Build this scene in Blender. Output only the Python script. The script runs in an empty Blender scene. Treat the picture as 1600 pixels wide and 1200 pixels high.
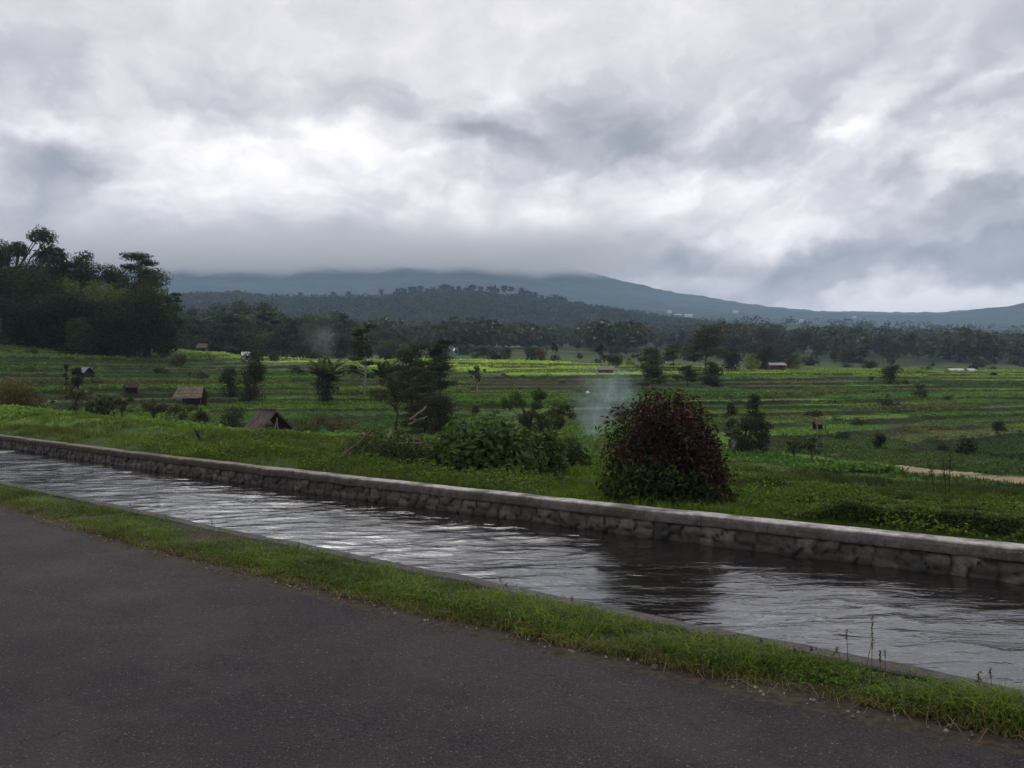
import bpy, math, random
import numpy as np
R = math.radians
S = bpy.context.scene
COL = S.collection
F = 1386.0            # focal length in photo pixels
EYE = 1.6
# ---------------------------------------------------------------- camera
cam = bpy.data.cameras.new('camera'); co = bpy.data.objects.new('camera', cam); COL.objects.link(co)
cam.sensor_width = 36; cam.lens = 36*F/1600; cam.clip_start = 0.1; cam.clip_end = 40000
co.location = (0, 0, EYE); co.rotation_euler = (R(90), 0, 0)
S.camera = co
S.render.resolution_x = 1024; S.render.resolution_y = 768
S.view_settings.view_transform = 'Standard'; S.view_settings.look = 'None'
S.view_settings.exposure = 0.20; S.view_settings.gamma = 1
c = S.cycles
c.max_bounces = 6; c.diffuse_bounces = 2; c.glossy_bounces = 2; c.transmission_bounces = 2
c.volume_bounces = 3; c.transparent_max_bounces = 8
c.use_denoising = True
c.volume_step_rate = 1.0; c.volume_max_steps = 96
# ---------------------------------------------------------------- node helper
class NG:
    def __init__(s, nt): s.nt = nt; s.n = nt.nodes; s.l = nt.links
    def node(s, t, **k):
        n = s.n.new(t)
        for a, b in k.items(): setattr(n, a, b)
        return n
    def put(s, sock, v):
        if v is None: return
        if isinstance(v, bpy.types.NodeSocket): s.l.new(v, sock)
        else:
            if isinstance(v, (tuple, list)) and len(v) == 3 and sock.type == 'RGBA': v = (*v, 1)
            sock.default_value = v
    def m(s, op, a, b=None, c=None, clamp=False):
        n = s.node('ShaderNodeMath', operation=op, use_clamp=clamp)
        for i, v in enumerate((a, b, c)): s.put(n.inputs[i], v)
        return n.outputs[0]
    def v(s, op, a, b=None):
        n = s.node('ShaderNodeVectorMath', operation=op)
        s.put(n.inputs[0], a)
        if b is not None: s.put(n.inputs[3] if op == 'SCALE' else n.inputs[1], b)
        return n.outputs[1] if op in ('LENGTH', 'DOT_PRODUCT', 'DISTANCE') else n.outputs[0]
    def xyz(s, x, y, z=0.0):
        n = s.node('ShaderNodeCombineXYZ')
        for i, v in enumerate((x, y, z)): s.put(n.inputs[i], v)
        return n.outputs[0]
    def noise(s, vec, scale, detail=4, rough=0.5, dist=0.0, out=0):
        n = s.node('ShaderNodeTexNoise')
        s.put(n.inputs['Vector'], vec); s.put(n.inputs['Scale'], scale); s.put(n.inputs['Detail'], detail)
        s.put(n.inputs['Roughness'], rough); s.put(n.inputs['Distortion'], dist)
        return n.outputs[out]
    def vor(s, vec, scale, feature='F1', out=0):
        n = s.node('ShaderNodeTexVoronoi', feature=feature)
        s.put(n.inputs['Vector'], vec); s.put(n.inputs['Scale'], scale)
        return n.outputs[out]
    def mr(s, v, a, b, c=0.0, d=1.0, t='SMOOTHSTEP'):
        n = s.node('ShaderNodeMapRange', interpolation_type=t, clamp=True)
        for i, x in enumerate((v, a, b, c, d)): s.put(n.inputs[i], x)
        return n.outputs[0]
    def mix(s, f, a, b, mode='MIX'):
        n = s.node('ShaderNodeMix', data_type='RGBA', blend_type=mode)
        s.put(n.inputs[0], f); s.put(n.inputs[6], a); s.put(n.inputs[7], b)
        return n.outputs[2]
    def ramp(s, f, stops):
        n = s.node('ShaderNodeValToRGB'); s.put(n.inputs[0], f)
        e = n.color_ramp.elements
        while len(e) < len(stops): e.new(0.5)
        for el, (p, cc) in zip(e, stops): el.position = p; el.color = (*cc, 1)
        return n.outputs[0]
    def bump(s, h, strength, dist=0.02):
        n = s.node('ShaderNodeBump'); s.put(n.inputs['Strength'], strength); s.put(n.inputs['Distance'], dist)
        s.put(n.inputs['Height'], h); return n.outputs[0]
# ---------------------------------------------------------------- sky
SUN_EL, SUN_AZ = R(38), R(-15)       # azimuth from +Y, negative = left
W = bpy.data.worlds.new('World'); S.world = W; W.use_nodes = True
g = NG(W.node_tree); g.n.clear()
d = g.node('ShaderNodeTexCoord').outputs['Generated']
sep = g.node('ShaderNodeSeparateXYZ'); g.put(sep.inputs[0], d)
dx, dy, dz = sep.outputs
az = g.m('ARCTAN2', dx, dy); el = g.m('ARCSINE', dz)
zz = g.m('ADD', g.m('MAXIMUM', dz, -0.02), 0.16)
P = g.xyz(g.m('DIVIDE', dx, zz), g.m('DIVIDE', dy, zz), 0.0)
AE = g.xyz(az, g.m('MULTIPLY', el, 1.35), 0.0)
warpc = g.v('SUBTRACT', g.noise(AE, 7.0, 5, 0.6, 0, 1), (0.5, 0.5, 0.5))
AEw = g.v('ADD', AE, g.v('SCALE', warpc, 0.13))
n_big = g.noise(g.v('ADD', P, g.v('SCALE', warpc, 0.9)), 0.8, 4, 0.5)
n_mid = g.noise(AEw, 7.5, 6, 0.56, 0.3)
n_fine = g.noise(g.v('ADD', AEw, (3.1, 1.7, 0)), 20.0, 5, 0.6)
def A(px, py): # photo position to (azimuth, elevation*1.35)
    u, v = (px-800)/F, (600-py)/F
    return math.atan(u), 1.35*math.atan2(v, math.hypot(u, 1))
#  (x, y, half width, half height, gain)
blobs = [(250,255,120,70,.17),(430,285,60,36,.22),(480,190,90,30,.06),(560,235,200,45,.14),(60,185,120,30,.16),(850,150,160,26,.13),(1120,280,150,40,.20),(1240,365,80,34,.26),
         (1580,235,90,40,.16),(640,330,230,32,.10),(1480,480,220,14,.24),(900,345,120,28,.12),(1010,225,110,25,-.10),(1350,330,60,50,.08),
         (120,240,90,34,-.30),(590,158,80,30,-.18),(740,205,45,28,-.24),(880,165,110,34,-.18),(800,230,110,20,-.20),(1010,200,150,60,-.16),(1200,250,60,30,-.16),
         (1400,285,70,22,-.22),(1580,295,60,22,-.22),(1460,340,120,24,-.10),(380,375,300,26,-.06),(160,350,140,30,-.06),(850,400,300,28,-.07),(1200,420,260,26,-.17),
         (1500,400,200,34,-.16),(30,300,60,45,-.10),(20,60,140,70,-.10),(1560,60,200,90,-.09),(330,160,130,22,-.06),(780,60,900,60,-.02),
         (200,410,260,26,.02),(1550,440,120,14,-.10),(1050,60,300,40,.03)]
L = 0.69
for bx, by, hw, hh, gain in blobs:
    a0, e0 = A(bx, by)
    q = g.v('MULTIPLY', g.v('SUBTRACT', AEw, (a0, e0, 0)), (F/hw, F/hh/1.35, 0))
    e = g.m('EXPONENT', g.m('MULTIPLY', g.v('DOT_PRODUCT', q, q), -0.75))
    L = g.m('MULTIPLY_ADD', e, gain*1.15, L)
AEd = g.v('ADD', AEw, g.v('MULTIPLY', g.xyz(0.0, g.m('MULTIPLY', az, g.mr(az, -.1, .35, 0.0, -.30)), 0.0), (1, 1, 1)))
def billow(scale, det, off):
    t_ = g.m('SUBTRACT', g.noise(g.v('ADD', g.v('MULTIPLY', AEd, (.8, 1.25, 1)), off), scale, det, .5), .5); return g.m('SQRT', g.m('MULTIPLY_ADD', t_, t_, .0012))
low = g.mr(el, 0.25, 0.38, 1.0, 0.15)
L = g.m('ADD', L, g.m('MULTIPLY', g.m('SUBTRACT', n_big, 0.5), 0.26))
L = g.m('ADD', L, g.m('MULTIPLY', g.m('SUBTRACT', n_mid, 0.5), g.mr(el, 0.24, 0.36, 0.50, 0.30)))
L = g.m('ADD', L, g.m('MULTIPLY', g.m('MULTIPLY', g.m('SUBTRACT', billow(6.5, 3, (1.3, 4.1, 0)), .085), 1.5), low))
L = g.m('ADD', L, g.m('MULTIPLY', g.m('MULTIPLY', g.m('SUBTRACT', billow(14., 3, (7.3, 2.1, 0)), .09), .55), low))
L = g.m('ADD', L, g.m('MULTIPLY', g.m('SUBTRACT', n_fine, 0.5), 0.16))
cloud = g.ramp(L, [(0.10,(.205,.225,.265)),(0.36,(.35,.36,.40)),(0.56,(.56,.55,.585)),(0.74,(.84,.81,.83)),(0.93,(1.12,1.08,1.08))])
nis = g.node('ShaderNodeTexSky', sky_type='NISHITA', sun_disc=False, sun_elevation=SUN_EL, sun_rotation=SUN_AZ)
STR = 0.1
skyc = g.v('SCALE', cloud, 1/STR)
skyc = g.mix(0.05, skyc, nis.outputs[0])
below = g.mr(dz, -0.03, 0.0, 0.35, 1.0)
bg = g.node('ShaderNodeBackground'); g.put(bg.inputs[0], g.v('SCALE', skyc, below)); bg.inputs[1].default_value = STR
wo = g.node('ShaderNodeOutputWorld'); g.l.new(bg.outputs[0], wo.inputs[0])
W.cycles.sampling_method = 'MANUAL'; W.cycles.sample_map_resolution = 512
# ---------------------------------------------------------------- sun behind the cloud
sl = bpy.data.lights.new('sun', 'SUN'); so = bpy.data.objects.new('sun', sl); COL.objects.link(so)
sl.energy = 0.9; sl.angle = R(32); sl.color = (1, .95, .86)
so.rotation_euler = (R(90)-SUN_EL, 0, -SUN_AZ + R(180)); so.location = (0, 0, 50)
# ================================================================ numeric helpers
rng = np.random.default_rng(7)
def hsh(ix, iy, seed=0):
    h = (ix.astype(np.int64)*374761393 + iy.astype(np.int64)*668265263 + seed*2147483647 + 1013) & 0xffffffff
    h = ((h ^ (h >> 13))*1274126177) & 0xffffffff
    return ((h ^ (h >> 16)) & 0xffffff)/float(0xffffff)
def vn(x, y, seed=0):
    x, y = np.broadcast_arrays(np.asarray(x, float), np.asarray(y, float))
    ix, iy = np.floor(x), np.floor(y); fx, fy = x-ix, y-iy
    fx = fx*fx*(3-2*fx); fy = fy*fy*(3-2*fy)
    a, b = hsh(ix, iy, seed), hsh(ix+1, iy, seed); c_, d_ = hsh(ix, iy+1, seed), hsh(ix+1, iy+1, seed)
    return (a*(1-fx)+b*fx)*(1-fy)+(c_*(1-fx)+d_*fx)*fy
def fbm(x, y, seed=0, o=4):
    s, a, t = 0, 1, 0
    for i in range(o): s = s+a*vn(x*2**i, y*2**i, seed+i); t += a; a *= .5
    return s/t
def ss(x, a, b):
    t = np.clip((x-a)/(b-a), 0, 1); return t*t*(3-2*t)
# ---------------------------------------------------------------- canal and road lines (plan view, metres)
def line(pts):
    p = np.array(pts); co_ = np.polyfit(p[:, 0], p[:, 1], 2); lo, hi = p[0, 0], p[-1, 0]
    f = np.polyval; dc = np.polyder(co_)
    def fn(x):
        x = np.asarray(x, float); xc = np.clip(x, lo, hi)
        return f(co_, xc)+f(dc, xc)*(x-xc)
    return fn
Yr = line([(-6.6,11.5),(-4,9.09),(-2.27,7.39),(-.91,6.32),(.29,5.4),(1.04,4.82),(1.77,4.26),(2.28,3.95)])
Yn = line([(-8.05,13.95),(-5.19,11.6),(-3.39,9.77),(-1.81,8.37),(-.8,7.42),(.34,6.35),(1.23,5.7),(1.74,5.23),(2.59,4.49)])
Yf = line([(-16,27.7),(-9.5,21.2),(-2.87,15.3),(-.9,13.6),(1.64,11.37),(3.4,9.9),(4.96,8.6)])
CS = 0.75
WL = -0.36
# ---------------------------------------------------------------- terrain: heights surveyed along seven bearings
_c = {-800:[(30,690),(45,650),(75,610),(100,578),(165,515),(200,505),(400,505),(2600,505)],
 0:[(27,682),(29,677),(36,652),(42,643),(55,640),(75,620),(100,590),(130,556),(165,523),(185,516),(230,520),(400,520),(700,515),(2600,510)],
 400:[(17.2,729),(20,715),(30,682),(34,674),(45,682),(62,678),(85,645),(120,603),(160,575),(205,556),(215,556),(260,575),(400,556),(550,540),(800,525),(2600,515)],
 800:[(12.7,774),(14,762),(18,737),(30,708),(45,690),(70,662),(95,640),(140,602),(190,576),(225,563),(235,562),(270,572),(350,556),(450,548),(800,545),(1200,530),(2600,515)],
 1200:[(10.2,817),(13,785),(18,760),(25,744),(45,718),(75,685),(110,640),(150,605),(200,584),(235,576),(280,582),(400,562),(600,545),(1000,530),(2600,510)],
 1600:[(8.6,858),(10,838),(12.5,808),(22,772),(45,745),(75,705),(115,655),(165,612),(215,589),(250,580),(300,586),(420,572),(600,560),(1000,545),(2600,520)],
 2400:[(8,870),(12,810),(22,775),(45,745),(75,705),(115,655),(165,612),(215,589),(250,580),(300,586),(420,572),(600,560),(1000,545),(2600,520)]}
_ks = sorted(_c); _us = np.array([(k-800)/F for k in _ks])
_tab = []
for k in _ks:
    a = np.array(_c[k], float); _tab.append((np.log(a[:, 0]), EYE+(600-a[:, 1])/F*a[:, 0]))
def H0(X, Y):
    X, Y = np.broadcast_arrays(np.asarray(X, float), np.asarray(Y, float))
    ly = np.log(np.maximum(Y, 3)); u = np.clip(X/np.maximum(Y, 3), _us[0], _us[-1])
    Z = np.stack([np.interp(ly, a, b) for a, b in _tab])
    i = np.clip(np.searchsorted(_us, u)-1, 0, len(_us)-2)
    t = (u-_us[i])/(_us[i+1]-_us[i])
    z0 = np.take_along_axis(Z, i[None], 0)[0]; z1 = np.take_along_axis(Z, (i+1)[None], 0)[0]
    z = z0*(1-t)+z1*t
    dd = (Y-Yf(X))*CS
    k = ss(dd, 0.6, 4.0)
    return z*k+(1-k)*(-0.05)
def field(X, Y):
    w = H0(X, Y)+(1.5*(fbm(X/55, Y/30, 5, 2)-.5)+.5*(fbm(X/16, Y/14, 6, 2)-.5))*ss(Y, 40, 75)+.22*(fbm(X/5, Y/8, 7, 2)-.5)*ss(Y, 12, 20)
    s = np.where(Y > 95, .58+.25*ss(Y, 150, 200), np.where(Y > 34, .46, .24))
    k = np.floor(w/s); f = w/s-k
    return w, s, k, f
def H(X, Y):
    X, Y = np.broadcast_arrays(np.asarray(X, float), np.asarray(Y, float))
    w, s, k, f = field(X, Y)
    t = (k+ss(f, .84, 1.0)+.05*f)*s
    b = ss(Y, np.where(X/np.maximum(Y,1) > .22, 10, 24), np.where(X/np.maximum(Y,1) > .22, 15, 50))*(1-ss(Y, 262, 330))*(1-.85*ss(-X-.35*Y, 0, 12)*(1-ss(Y, 48, 62)))
    z = w*(1-b)+t*b
    dd = (Y-Yf(X))*CS
    z = z+.05*(fbm(X*1.3, Y*1.3, 9, 3)-.5)*ss(dd, .3, 1.5)*2
    z = z+(.35*(fbm(X/6, Y/6, 19, 3)-.5))*ss(dd, 2, 6)*(1-ss(Y, 45, 70))
    lf = 1-ss(X, -3, 1)
    z = z+lf*(  .17*np.exp(-((dd-1.2)/.7)**2)-.24*np.exp(-((dd-3.2)/.8)**2)+.16*np.exp(-((dd-5.6)/1.1)**2)-.20*np.exp(-((dd-8)/1.3)**2))
    z = np.where(dd < .14, -1.25, z)                       # canal trench
    dn = (Y-Yn(X))*CS
    z = np.where(dn < -.09, -.06, z)                       # under verge and road
    return z
def X_(px, Y): return (px-800)/F*Y
def Zp(py, Y): return EYE+(600-py)/F*Y
def gz(x, y): return float(H(np.array([x]), np.array([y]))[0])
# colour of the crop standing on each plot
PAL = np.array([(.036,.078,.018),(.050,.105,.022),(.068,.132,.026),(.042,.072,.024),(.090,.155,.034),(.078,.096,.040),(.030,.062,.022),(.062,.120,.036)])
def plots(X, Y):
    w, s, k, f = field(X, Y)
    cell = np.floor((X+14*fbm(X/50, k*3.3, 3, 2))/(13+16*hsh(k, k*0, 8)))
    return k, f, cell
def crop_color(X, Y):
    k, f, cell = plots(X, Y)
    r = hsh(k, cell, 4)
    c_ = PAL[(r*len(PAL)*.9999).astype(int)]*np.array((1.02,1.0,.90))
    u = X/np.maximum(Y, 1)
    # sunlight on the top terraces, painted into the crop colour as yellow-green
    sun_band = ss(Y-60*np.abs(u), 163, 170)*ss(u, -.46, -.36)*(1-ss(u, .10, .34)*.55)
    sun_band = sun_band*(.62+.38*hsh(k, cell, 77))*(1-ss(Y, 262, 300))
    c_ = c_*(1-sun_band[..., None])+np.array((.27,.37,.075))*sun_band[..., None]
    left = ss(-u, .30, .5)*ss(Y, 50, 70)
    c_ = c_*(1.12-.15*left[..., None])
    c_ = c_*(.75+.5*fbm(X/3, Y/3, 31, 3))[..., None]
    brown = (fbm(X/9, Y/5, 41, 3) > .64)*(Y > 45)*(Y < 150)
    c_ = np.where(brown[..., None], c_*.6+np.array((.085,.075,.035))*.4, c_)
    return c_
def bare(X, Y):
    u = X/np.maximum(Y, 1)
    n = .6*(fbm(X/4, Y/2.0, 52, 3)-.5)
    y1 = 45.5-ss(u, .38, .58)*1.5; y0 = 41-ss(u, .38, .58)*5.5; t = ss(u+n*.04, .375, .40)*ss(Y+n*3, y0, y0+.6)*(1-ss(Y+n*3, y1+1.5, y1+2.5))*(1-.8*(np.abs(Y+n-.5*(y0+y1)-2*ss(u,.4,.6)) < .35))
    t2 = ss(-u, .37, .40)*(1-ss(-u, .52, .56))*ss(Y+n*14, 47, 49)*(1-ss(Y+n*14, 52, 55))*.6
    t3 = ss(u, -.10, -.03)*(1-ss(u, .08, .1))*ss(Y, 139, 141)*(1-ss(Y, 154, 157))*.85
    return t, t2, t3
# ---------------------------------------------------------------- mesh building
def mk(name, V, faces, mat=None, col=None, parent=None, smooth=False, **props):
    """V (n,3); faces: list of (m,k) index arrays; col (n,3) linear base colour"""
    me = bpy.data.meshes.new(name)
    V = np.asarray(V, np.float32)
    faces = [np.asarray(f_, np.int32) for f_ in faces if len(f_)]
    me.vertices.add(len(V)); me.vertices.foreach_set('co', V.ravel())
    nl = sum(f_.size for f_ in faces); nf = sum(len(f_) for f_ in faces)
    me.loops.add(nl); me.loops.foreach_set('vertex_index', np.concatenate([f_.ravel() for f_ in faces]))
    me.polygons.add(nf)
    tot = np.concatenate([np.full(len(f_), f_.shape[1], np.int32) for f_ in faces])
    st = np.concatenate([[0], np.cumsum(tot)[:-1]]).astype(np.int32)
    me.polygons.foreach_set('loop_start', st)
    me.polygons.foreach_set('use_smooth', np.full(nf, smooth))
    me.update(calc_edges=True)
    if col is not None:
        at = me.color_attributes.new('Col', 'FLOAT_COLOR', 'POINT')
        cc = np.ones((len(V), 4), np.float32); cc[:, :3] = col; at.data.foreach_set('color', cc.ravel())
    if mat: me.materials.append(mat)
    o = bpy.data.objects.new(name, me); COL.objects.link(o)
    if parent: o.parent = parent
    for k, v in props.items(): o[k] = v
    return o
class MB:
    """collects shapes for one mesh"""
    def __init__(s): s.V = []; s.Q = []; s.T = []; s.C = []; s.n = 0
    def add(s, V, Q=None, T=None, col=(.1,.1,.1)):
        V = np.asarray(V, float).reshape(-1, 3)
        if Q is not None and len(Q): s.Q.append(np.asarray(Q)+s.n)
        if T is not None and len(T): s.T.append(np.asarray(T)+s.n)
        s.V.append(V); s.C.append(np.broadcast_to(np.asarray(col, float), (len(V), 3))); s.n += len(V); return s
    def tube(s, pts, rad, k=7, col=(.06,.05,.04)):
        pts = np.asarray(pts, float); n = len(pts); rad = np.broadcast_to(rad, n)
        t = np.gradient(pts, axis=0); t /= np.linalg.norm(t, axis=1)[:, None]+1e-9
        ref = np.array([0, 0, 1.]) if abs(t[:, 2]).mean() < .8 else np.array([1., 0, 0])
        a = np.cross(t, ref); a /= np.linalg.norm(a, axis=1)[:, None]+1e-9; b = np.cross(t, a)
        an = np.arange(k)/k*2*np.pi
        V = pts[:, None]+rad[:, None, None]*(np.cos(an)[None, :, None]*a[:, None]+np.sin(an)[None, :, None]*b[:, None])
        i, j = np.meshgrid(np.arange(n-1), np.arange(k), indexing='ij'); j2 = (j+1) % k
        Q = np.stack([i*k+j, i*k+j2, (i+1)*k+j2, (i+1)*k+j], -1).reshape(-1, 4)
        Vv = np.vstack([V.reshape(-1, 3), pts[-1:], pts[:1]]); e = n*k; jj = np.arange(k)
        T = np.vstack([np.stack([(n-1)*k+jj, (n-1)*k+(jj+1) % k, np.full(k, e)], -1), np.stack([(jj+1) % k, jj, np.full(k, e+1)], -1)])
        return s.add(Vv, Q, T, col)
    def box(s, c_, h, col=(.1,.1,.1), rz=0, tilt=None):
        v = np.array([(x, y, z) for x in (-1, 1) for y in (-1, 1) for z in (-1, 1)], float)*np.array(h)
        if tilt is not None: v[:, 2] += v[:, 0]*tilt[0]+v[:, 1]*tilt[1]
        cr, sr = math.cos(rz), math.sin(rz)
        v = np.stack([v[:, 0]*cr-v[:, 1]*sr, v[:, 0]*sr+v[:, 1]*cr, v[:, 2]], 1)+np.array(c_)
        return s.add(v, [(0,1,3,2),(4,6,7,5),(0,4,5,1),(2,3,7,6),(0,2,6,4),(1,5,7,3)], None, col)
    def build(s, name, mat, parent=None, smooth=False, **props):
        fs = []
        if s.Q: fs.append(np.vstack(s.Q))
        if s.T: fs.append(np.vstack(s.T))
        return mk(name, np.vstack(s.V), fs, mat, np.vstack(s.C), parent, smooth, **props)
def grid_faces(nr, nc):
    i, j = np.meshgrid(np.arange(nr-1), np.arange(nc-1), indexing='ij')
    return np.stack([i*nc+j, i*nc+j+1, (i+1)*nc+j+1, (i+1)*nc+j], -1).reshape(-1, 4)
def nrm(a): return a/(np.linalg.norm(a, axis=-1, keepdims=True)+1e-9)
def leaves(P_, N_, L_, w_, col, r=rng, fold=.25, T_=None):
    """leaf-shaped quads at P_, facing N_; length L_, width w_"""
    n = len(P_); N_ = nrm(N_)
    T_ = nrm(np.cross(N_, r.normal(size=(n, 3)))) if T_ is None else nrm(T_)
    B_ = np.cross(N_, T_); L_ = np.broadcast_to(L_, n)[:, None]; w_ = np.broadcast_to(w_, n)[:, None]
    V = np.stack([P_-T_*L_*.5, P_+B_*w_*.5+N_*w_*fold, P_+T_*L_*.5-N_*w_*fold, P_-B_*w_*.5+N_*w_*fold], 1).reshape(-1, 3)
    Q = np.arange(4*n).reshape(-1, 4)
    return V, Q, np.repeat(col, 4, axis=0)
def blades(B_, hgt, wid, lean, col, r=rng):
    """two-segment bent grass blades"""
    n = len(B_); a = r.uniform(0, 2*np.pi, n); b = r.uniform(0, 2*np.pi, n)
    dirv = np.stack([np.cos(a), np.sin(a), a*0], 1); wv = np.stack([np.cos(b), np.sin(b), b*0], 1)*(np.broadcast_to(wid, n)[:, None]*.5)
    h = np.broadcast_to(hgt, n)[:, None]; ln = np.broadcast_to(lean, n)[:, None]
    up = np.array([[0, 0, 1.]])
    m_ = B_+up*h*.55+dirv*h*ln*.30; t_ = B_+up*h*(1-.35*ln)+dirv*h*ln*1.0
    V = np.stack([B_-wv, B_+wv, m_+wv*.8, m_-wv*.8, t_], 1).reshape(-1, 3)
    i = np.arange(n)*5
    return V, np.stack([i, i+1, i+2, i+3], 1), np.stack([i+3, i+2, i+4], 1), np.repeat(col, 5, axis=0)
# ---------------------------------------------------------------- materials
def mat(name, build):
    m_ = bpy.data.materials.new(name); m_.use_nodes = True; g_ = NG(m_.node_tree); g_.n.clear()
    out = g_.node('ShaderNodeOutputMaterial'); build(g_, out); return m_
def bsdf(g_, out, col, rough=.8, spec=.3, normal=None, **k):
    b = g_.node('ShaderNodeBsdfPrincipled'); g_.put(b.inputs['Base Color'], col); g_.put(b.inputs['Roughness'], rough)
    g_.put(b.inputs['Specular IOR Level'], spec)
    if normal is not None: g_.put(b.inputs['Normal'], normal)
    for a_, v_ in k.items(): g_.put(b.inputs[a_.replace('_', ' ')], v_)
    g_.l.new(b.outputs[0], out.inputs[0]); return b
def attr(g_): return g_.node('ShaderNodeAttribute', attribute_name='Col').outputs[0]
def pos(g_): return g_.node('ShaderNodeNewGeometry').outputs['Position']
def obc(g_): return g_.node('ShaderNodeTexCoord').outputs['Object']
def leaf_mat(name, rough=.55, spec=.25, trans=.3):
    def f_(g_, out):
        cc = attr(g_); n = g_.noise(pos(g_), 1.7, 3)
        cc = g_.mix(1.0, cc, g_.ramp(n, [(.3, (.75,.75,.75)), (.7, (1.25,1.2,1.1))]), 'MULTIPLY')
        b = bsdf(g_, out, cc, rough, spec)
        t = g_.node('ShaderNodeBsdfTranslucent'); g_.put(t.inputs[0], g_.mix(1.0, cc, (1.3,1.5,.7), 'MULTIPLY'))
        mx = g_.node('ShaderNodeMixShader'); mx.inputs[0].default_value = trans
        g_.l.new(b.outputs[0], mx.inputs[1]); g_.l.new(t.outputs[0], mx.inputs[2]); g_.l.new(mx.outputs[0], out.inputs[0])
    return mat(name, f_)
M_leaf = leaf_mat('leaf'); M_grass = leaf_mat('grass', .6, .2, .35)
def f_(g_, out):
    cc = attr(g_); p = obc(g_); n = g_.noise(p, 3.0, 5, .6)
    cc = g_.mix(1.0, cc, g_.ramp(n, [(.3, (.6,.6,.6)), (.7, (1.4,1.35,1.3))]), 'MULTIPLY')
    bsdf(g_, out, cc, .9, .15, g_.bump(g_.noise(p, 9.0, 4), .6, .03))
M_bark = mat('bark', f_)
def f_(g_, out):
    cc = attr(g_); p = pos(g_); n = g_.noise(p, 6.0, 6, .65); n2 = g_.noise(p, .55, 4)
    cc = g_.mix(1.0, cc, g_.ramp(n, [(.3, (.55,.6,.55)), (.72, (1.5,1.4,1.3))]), 'MULTIPLY')
    cc = g_.mix(1.0, cc, g_.ramp(n2, [(.35, (.75,.78,.8)), (.7, (1.2,1.2,1.1))]), 'MULTIPLY')
    bsdf(g_, out, cc, .95, .1, g_.bump(n, .8, .08))
M_ground = mat('planted ground', f_)
def f_(g_, out):
    p = pos(g_); n1 = g_.noise(p, 1.1, 5, .6); n2 = g_.noise(p, 75.0, 4, .75); v1 = g_.vor(p, 90.0)
    st = g_.m('MULTIPLY', g_.mr(v1, .20, .36, 1, 0), g_.mr(g_.noise(p, 37.0, 3, .7), .53, .60))
    base = g_.ramp(n2, [(.36, (.004,.004,.005)), (.64, (.046,.042,.046))])
    base = g_.mix(g_.mr(n1, .35, .7, 0, .4), base, (.054,.046,.044))
    base = g_.mix(1.0, base, g_.ramp(g_.noise(p, .35, 4, .6), [(.35, (.70,.68,.73)), (.65, (1.32,1.26,1.22))]), 'MULTIPLY')
    crk = g_.node('ShaderNodeTexVoronoi', feature='DISTANCE_TO_EDGE'); g_.put(crk.inputs['Vector'], g_.v('ADD', p, g_.v('SCALE', g_.noise(p, 1.6, 5, .65, 0, 1), .9))); crk.inputs['Scale'].default_value = .55
    ck = g_.m('MULTIPLY', g_.mr(crk.outputs[0], .0, .007, 1, 0), g_.mr(g_.noise(p, .8, 2), .50, .60))
    pt = g_.mr(g_.noise(g_.v('ADD', p, (9, 3, 0)), .8, 6, .6, .4), .52, .56)
    base = g_.mix(g_.m('MULTIPLY', pt, .30), base, (.050,.046,.048))
    base = g_.mix(g_.mr(g_.noise(g_.v('ADD', p, (3, 8, 0)), 5.0, 5, .7), .50, .75, 0, .5), base, (.016,.014,.016))
    base = g_.mix(g_.m('MULTIPLY', ck, .75), base, (.008,.007,.007))
    base = g_.mix(g_.m('MULTIPLY', st, g_.mr(g_.noise(p, 61.0, 1), .35, .65)), base, (.24,.22,.22))
    bsdf(g_, out, base, .9, .16, g_.bump(g_.m('ADD', n2, g_.m('MULTIPLY', v1, .8)), .8, .006))
M_road = mat('worn asphalt', f_)
def f_(g_, out):
    p = pos(g_)
    n = g_.noise(p, 20.0, 5, .6); n2 = g_.noise(p, 2.2, 5)
    cc = g_.ramp(n, [(.3, (.022,.017,.013)), (.7, (.075,.058,.045))])
    cc = g_.mix(g_.mr(n2, .5, .65), cc, (.05,.048,.034))
    bsdf(g_, out, cc, .95, .1, g_.bump(n, 1, .02))
M_soil = mat('dark soil', f_)
def f_(g_, out):   # light top, dark damp stained sides
    p = pos(g_); cc = attr(g_); n = g_.noise(p, 9.0, 6, .65); n2 = g_.noise(p, 1.7, 5, .6); n3 = g_.noise(p, 45.0, 3)
    cc = g_.mix(1.0, cc, g_.ramp(n, [(.30, (.45,.42,.42)), (.55, (1,1,1)), (.75, (1.35,1.33,1.3))]), 'MULTIPLY')
    cc = g_.mix(g_.mr(n2, .45, .64, 0, .75), cc, (.040,.040,.026))
    cc = g_.mix(g_.mr(n3, .60, .72, 0, .4), cc, (.30,.29,.30))
    bsdf(g_, out, cc, .9, .2, g_.bump(n, .8, .012))
M_conc = mat('weathered concrete', f_)
def f_(g_, out):
    p = pos(g_); cc = attr(g_); n = g_.noise(p, 14.0, 6, .65); n2 = g_.noise(p, 3.0, 4)
    cc = g_.mix(1.0, cc, g_.ramp(n, [(.30, (.5,.5,.5)), (.7, (1.5,1.45,1.4))]), 'MULTIPLY')
    cc = g_.mix(g_.mr(n2, .54, .70, 0, .55), cc, (.022,.026,.014))
    bsdf(g_, out, cc, .75, .35, g_.bump(n, 1, .015))
M_stone = mat('mortared rubble stone', f_)
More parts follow.
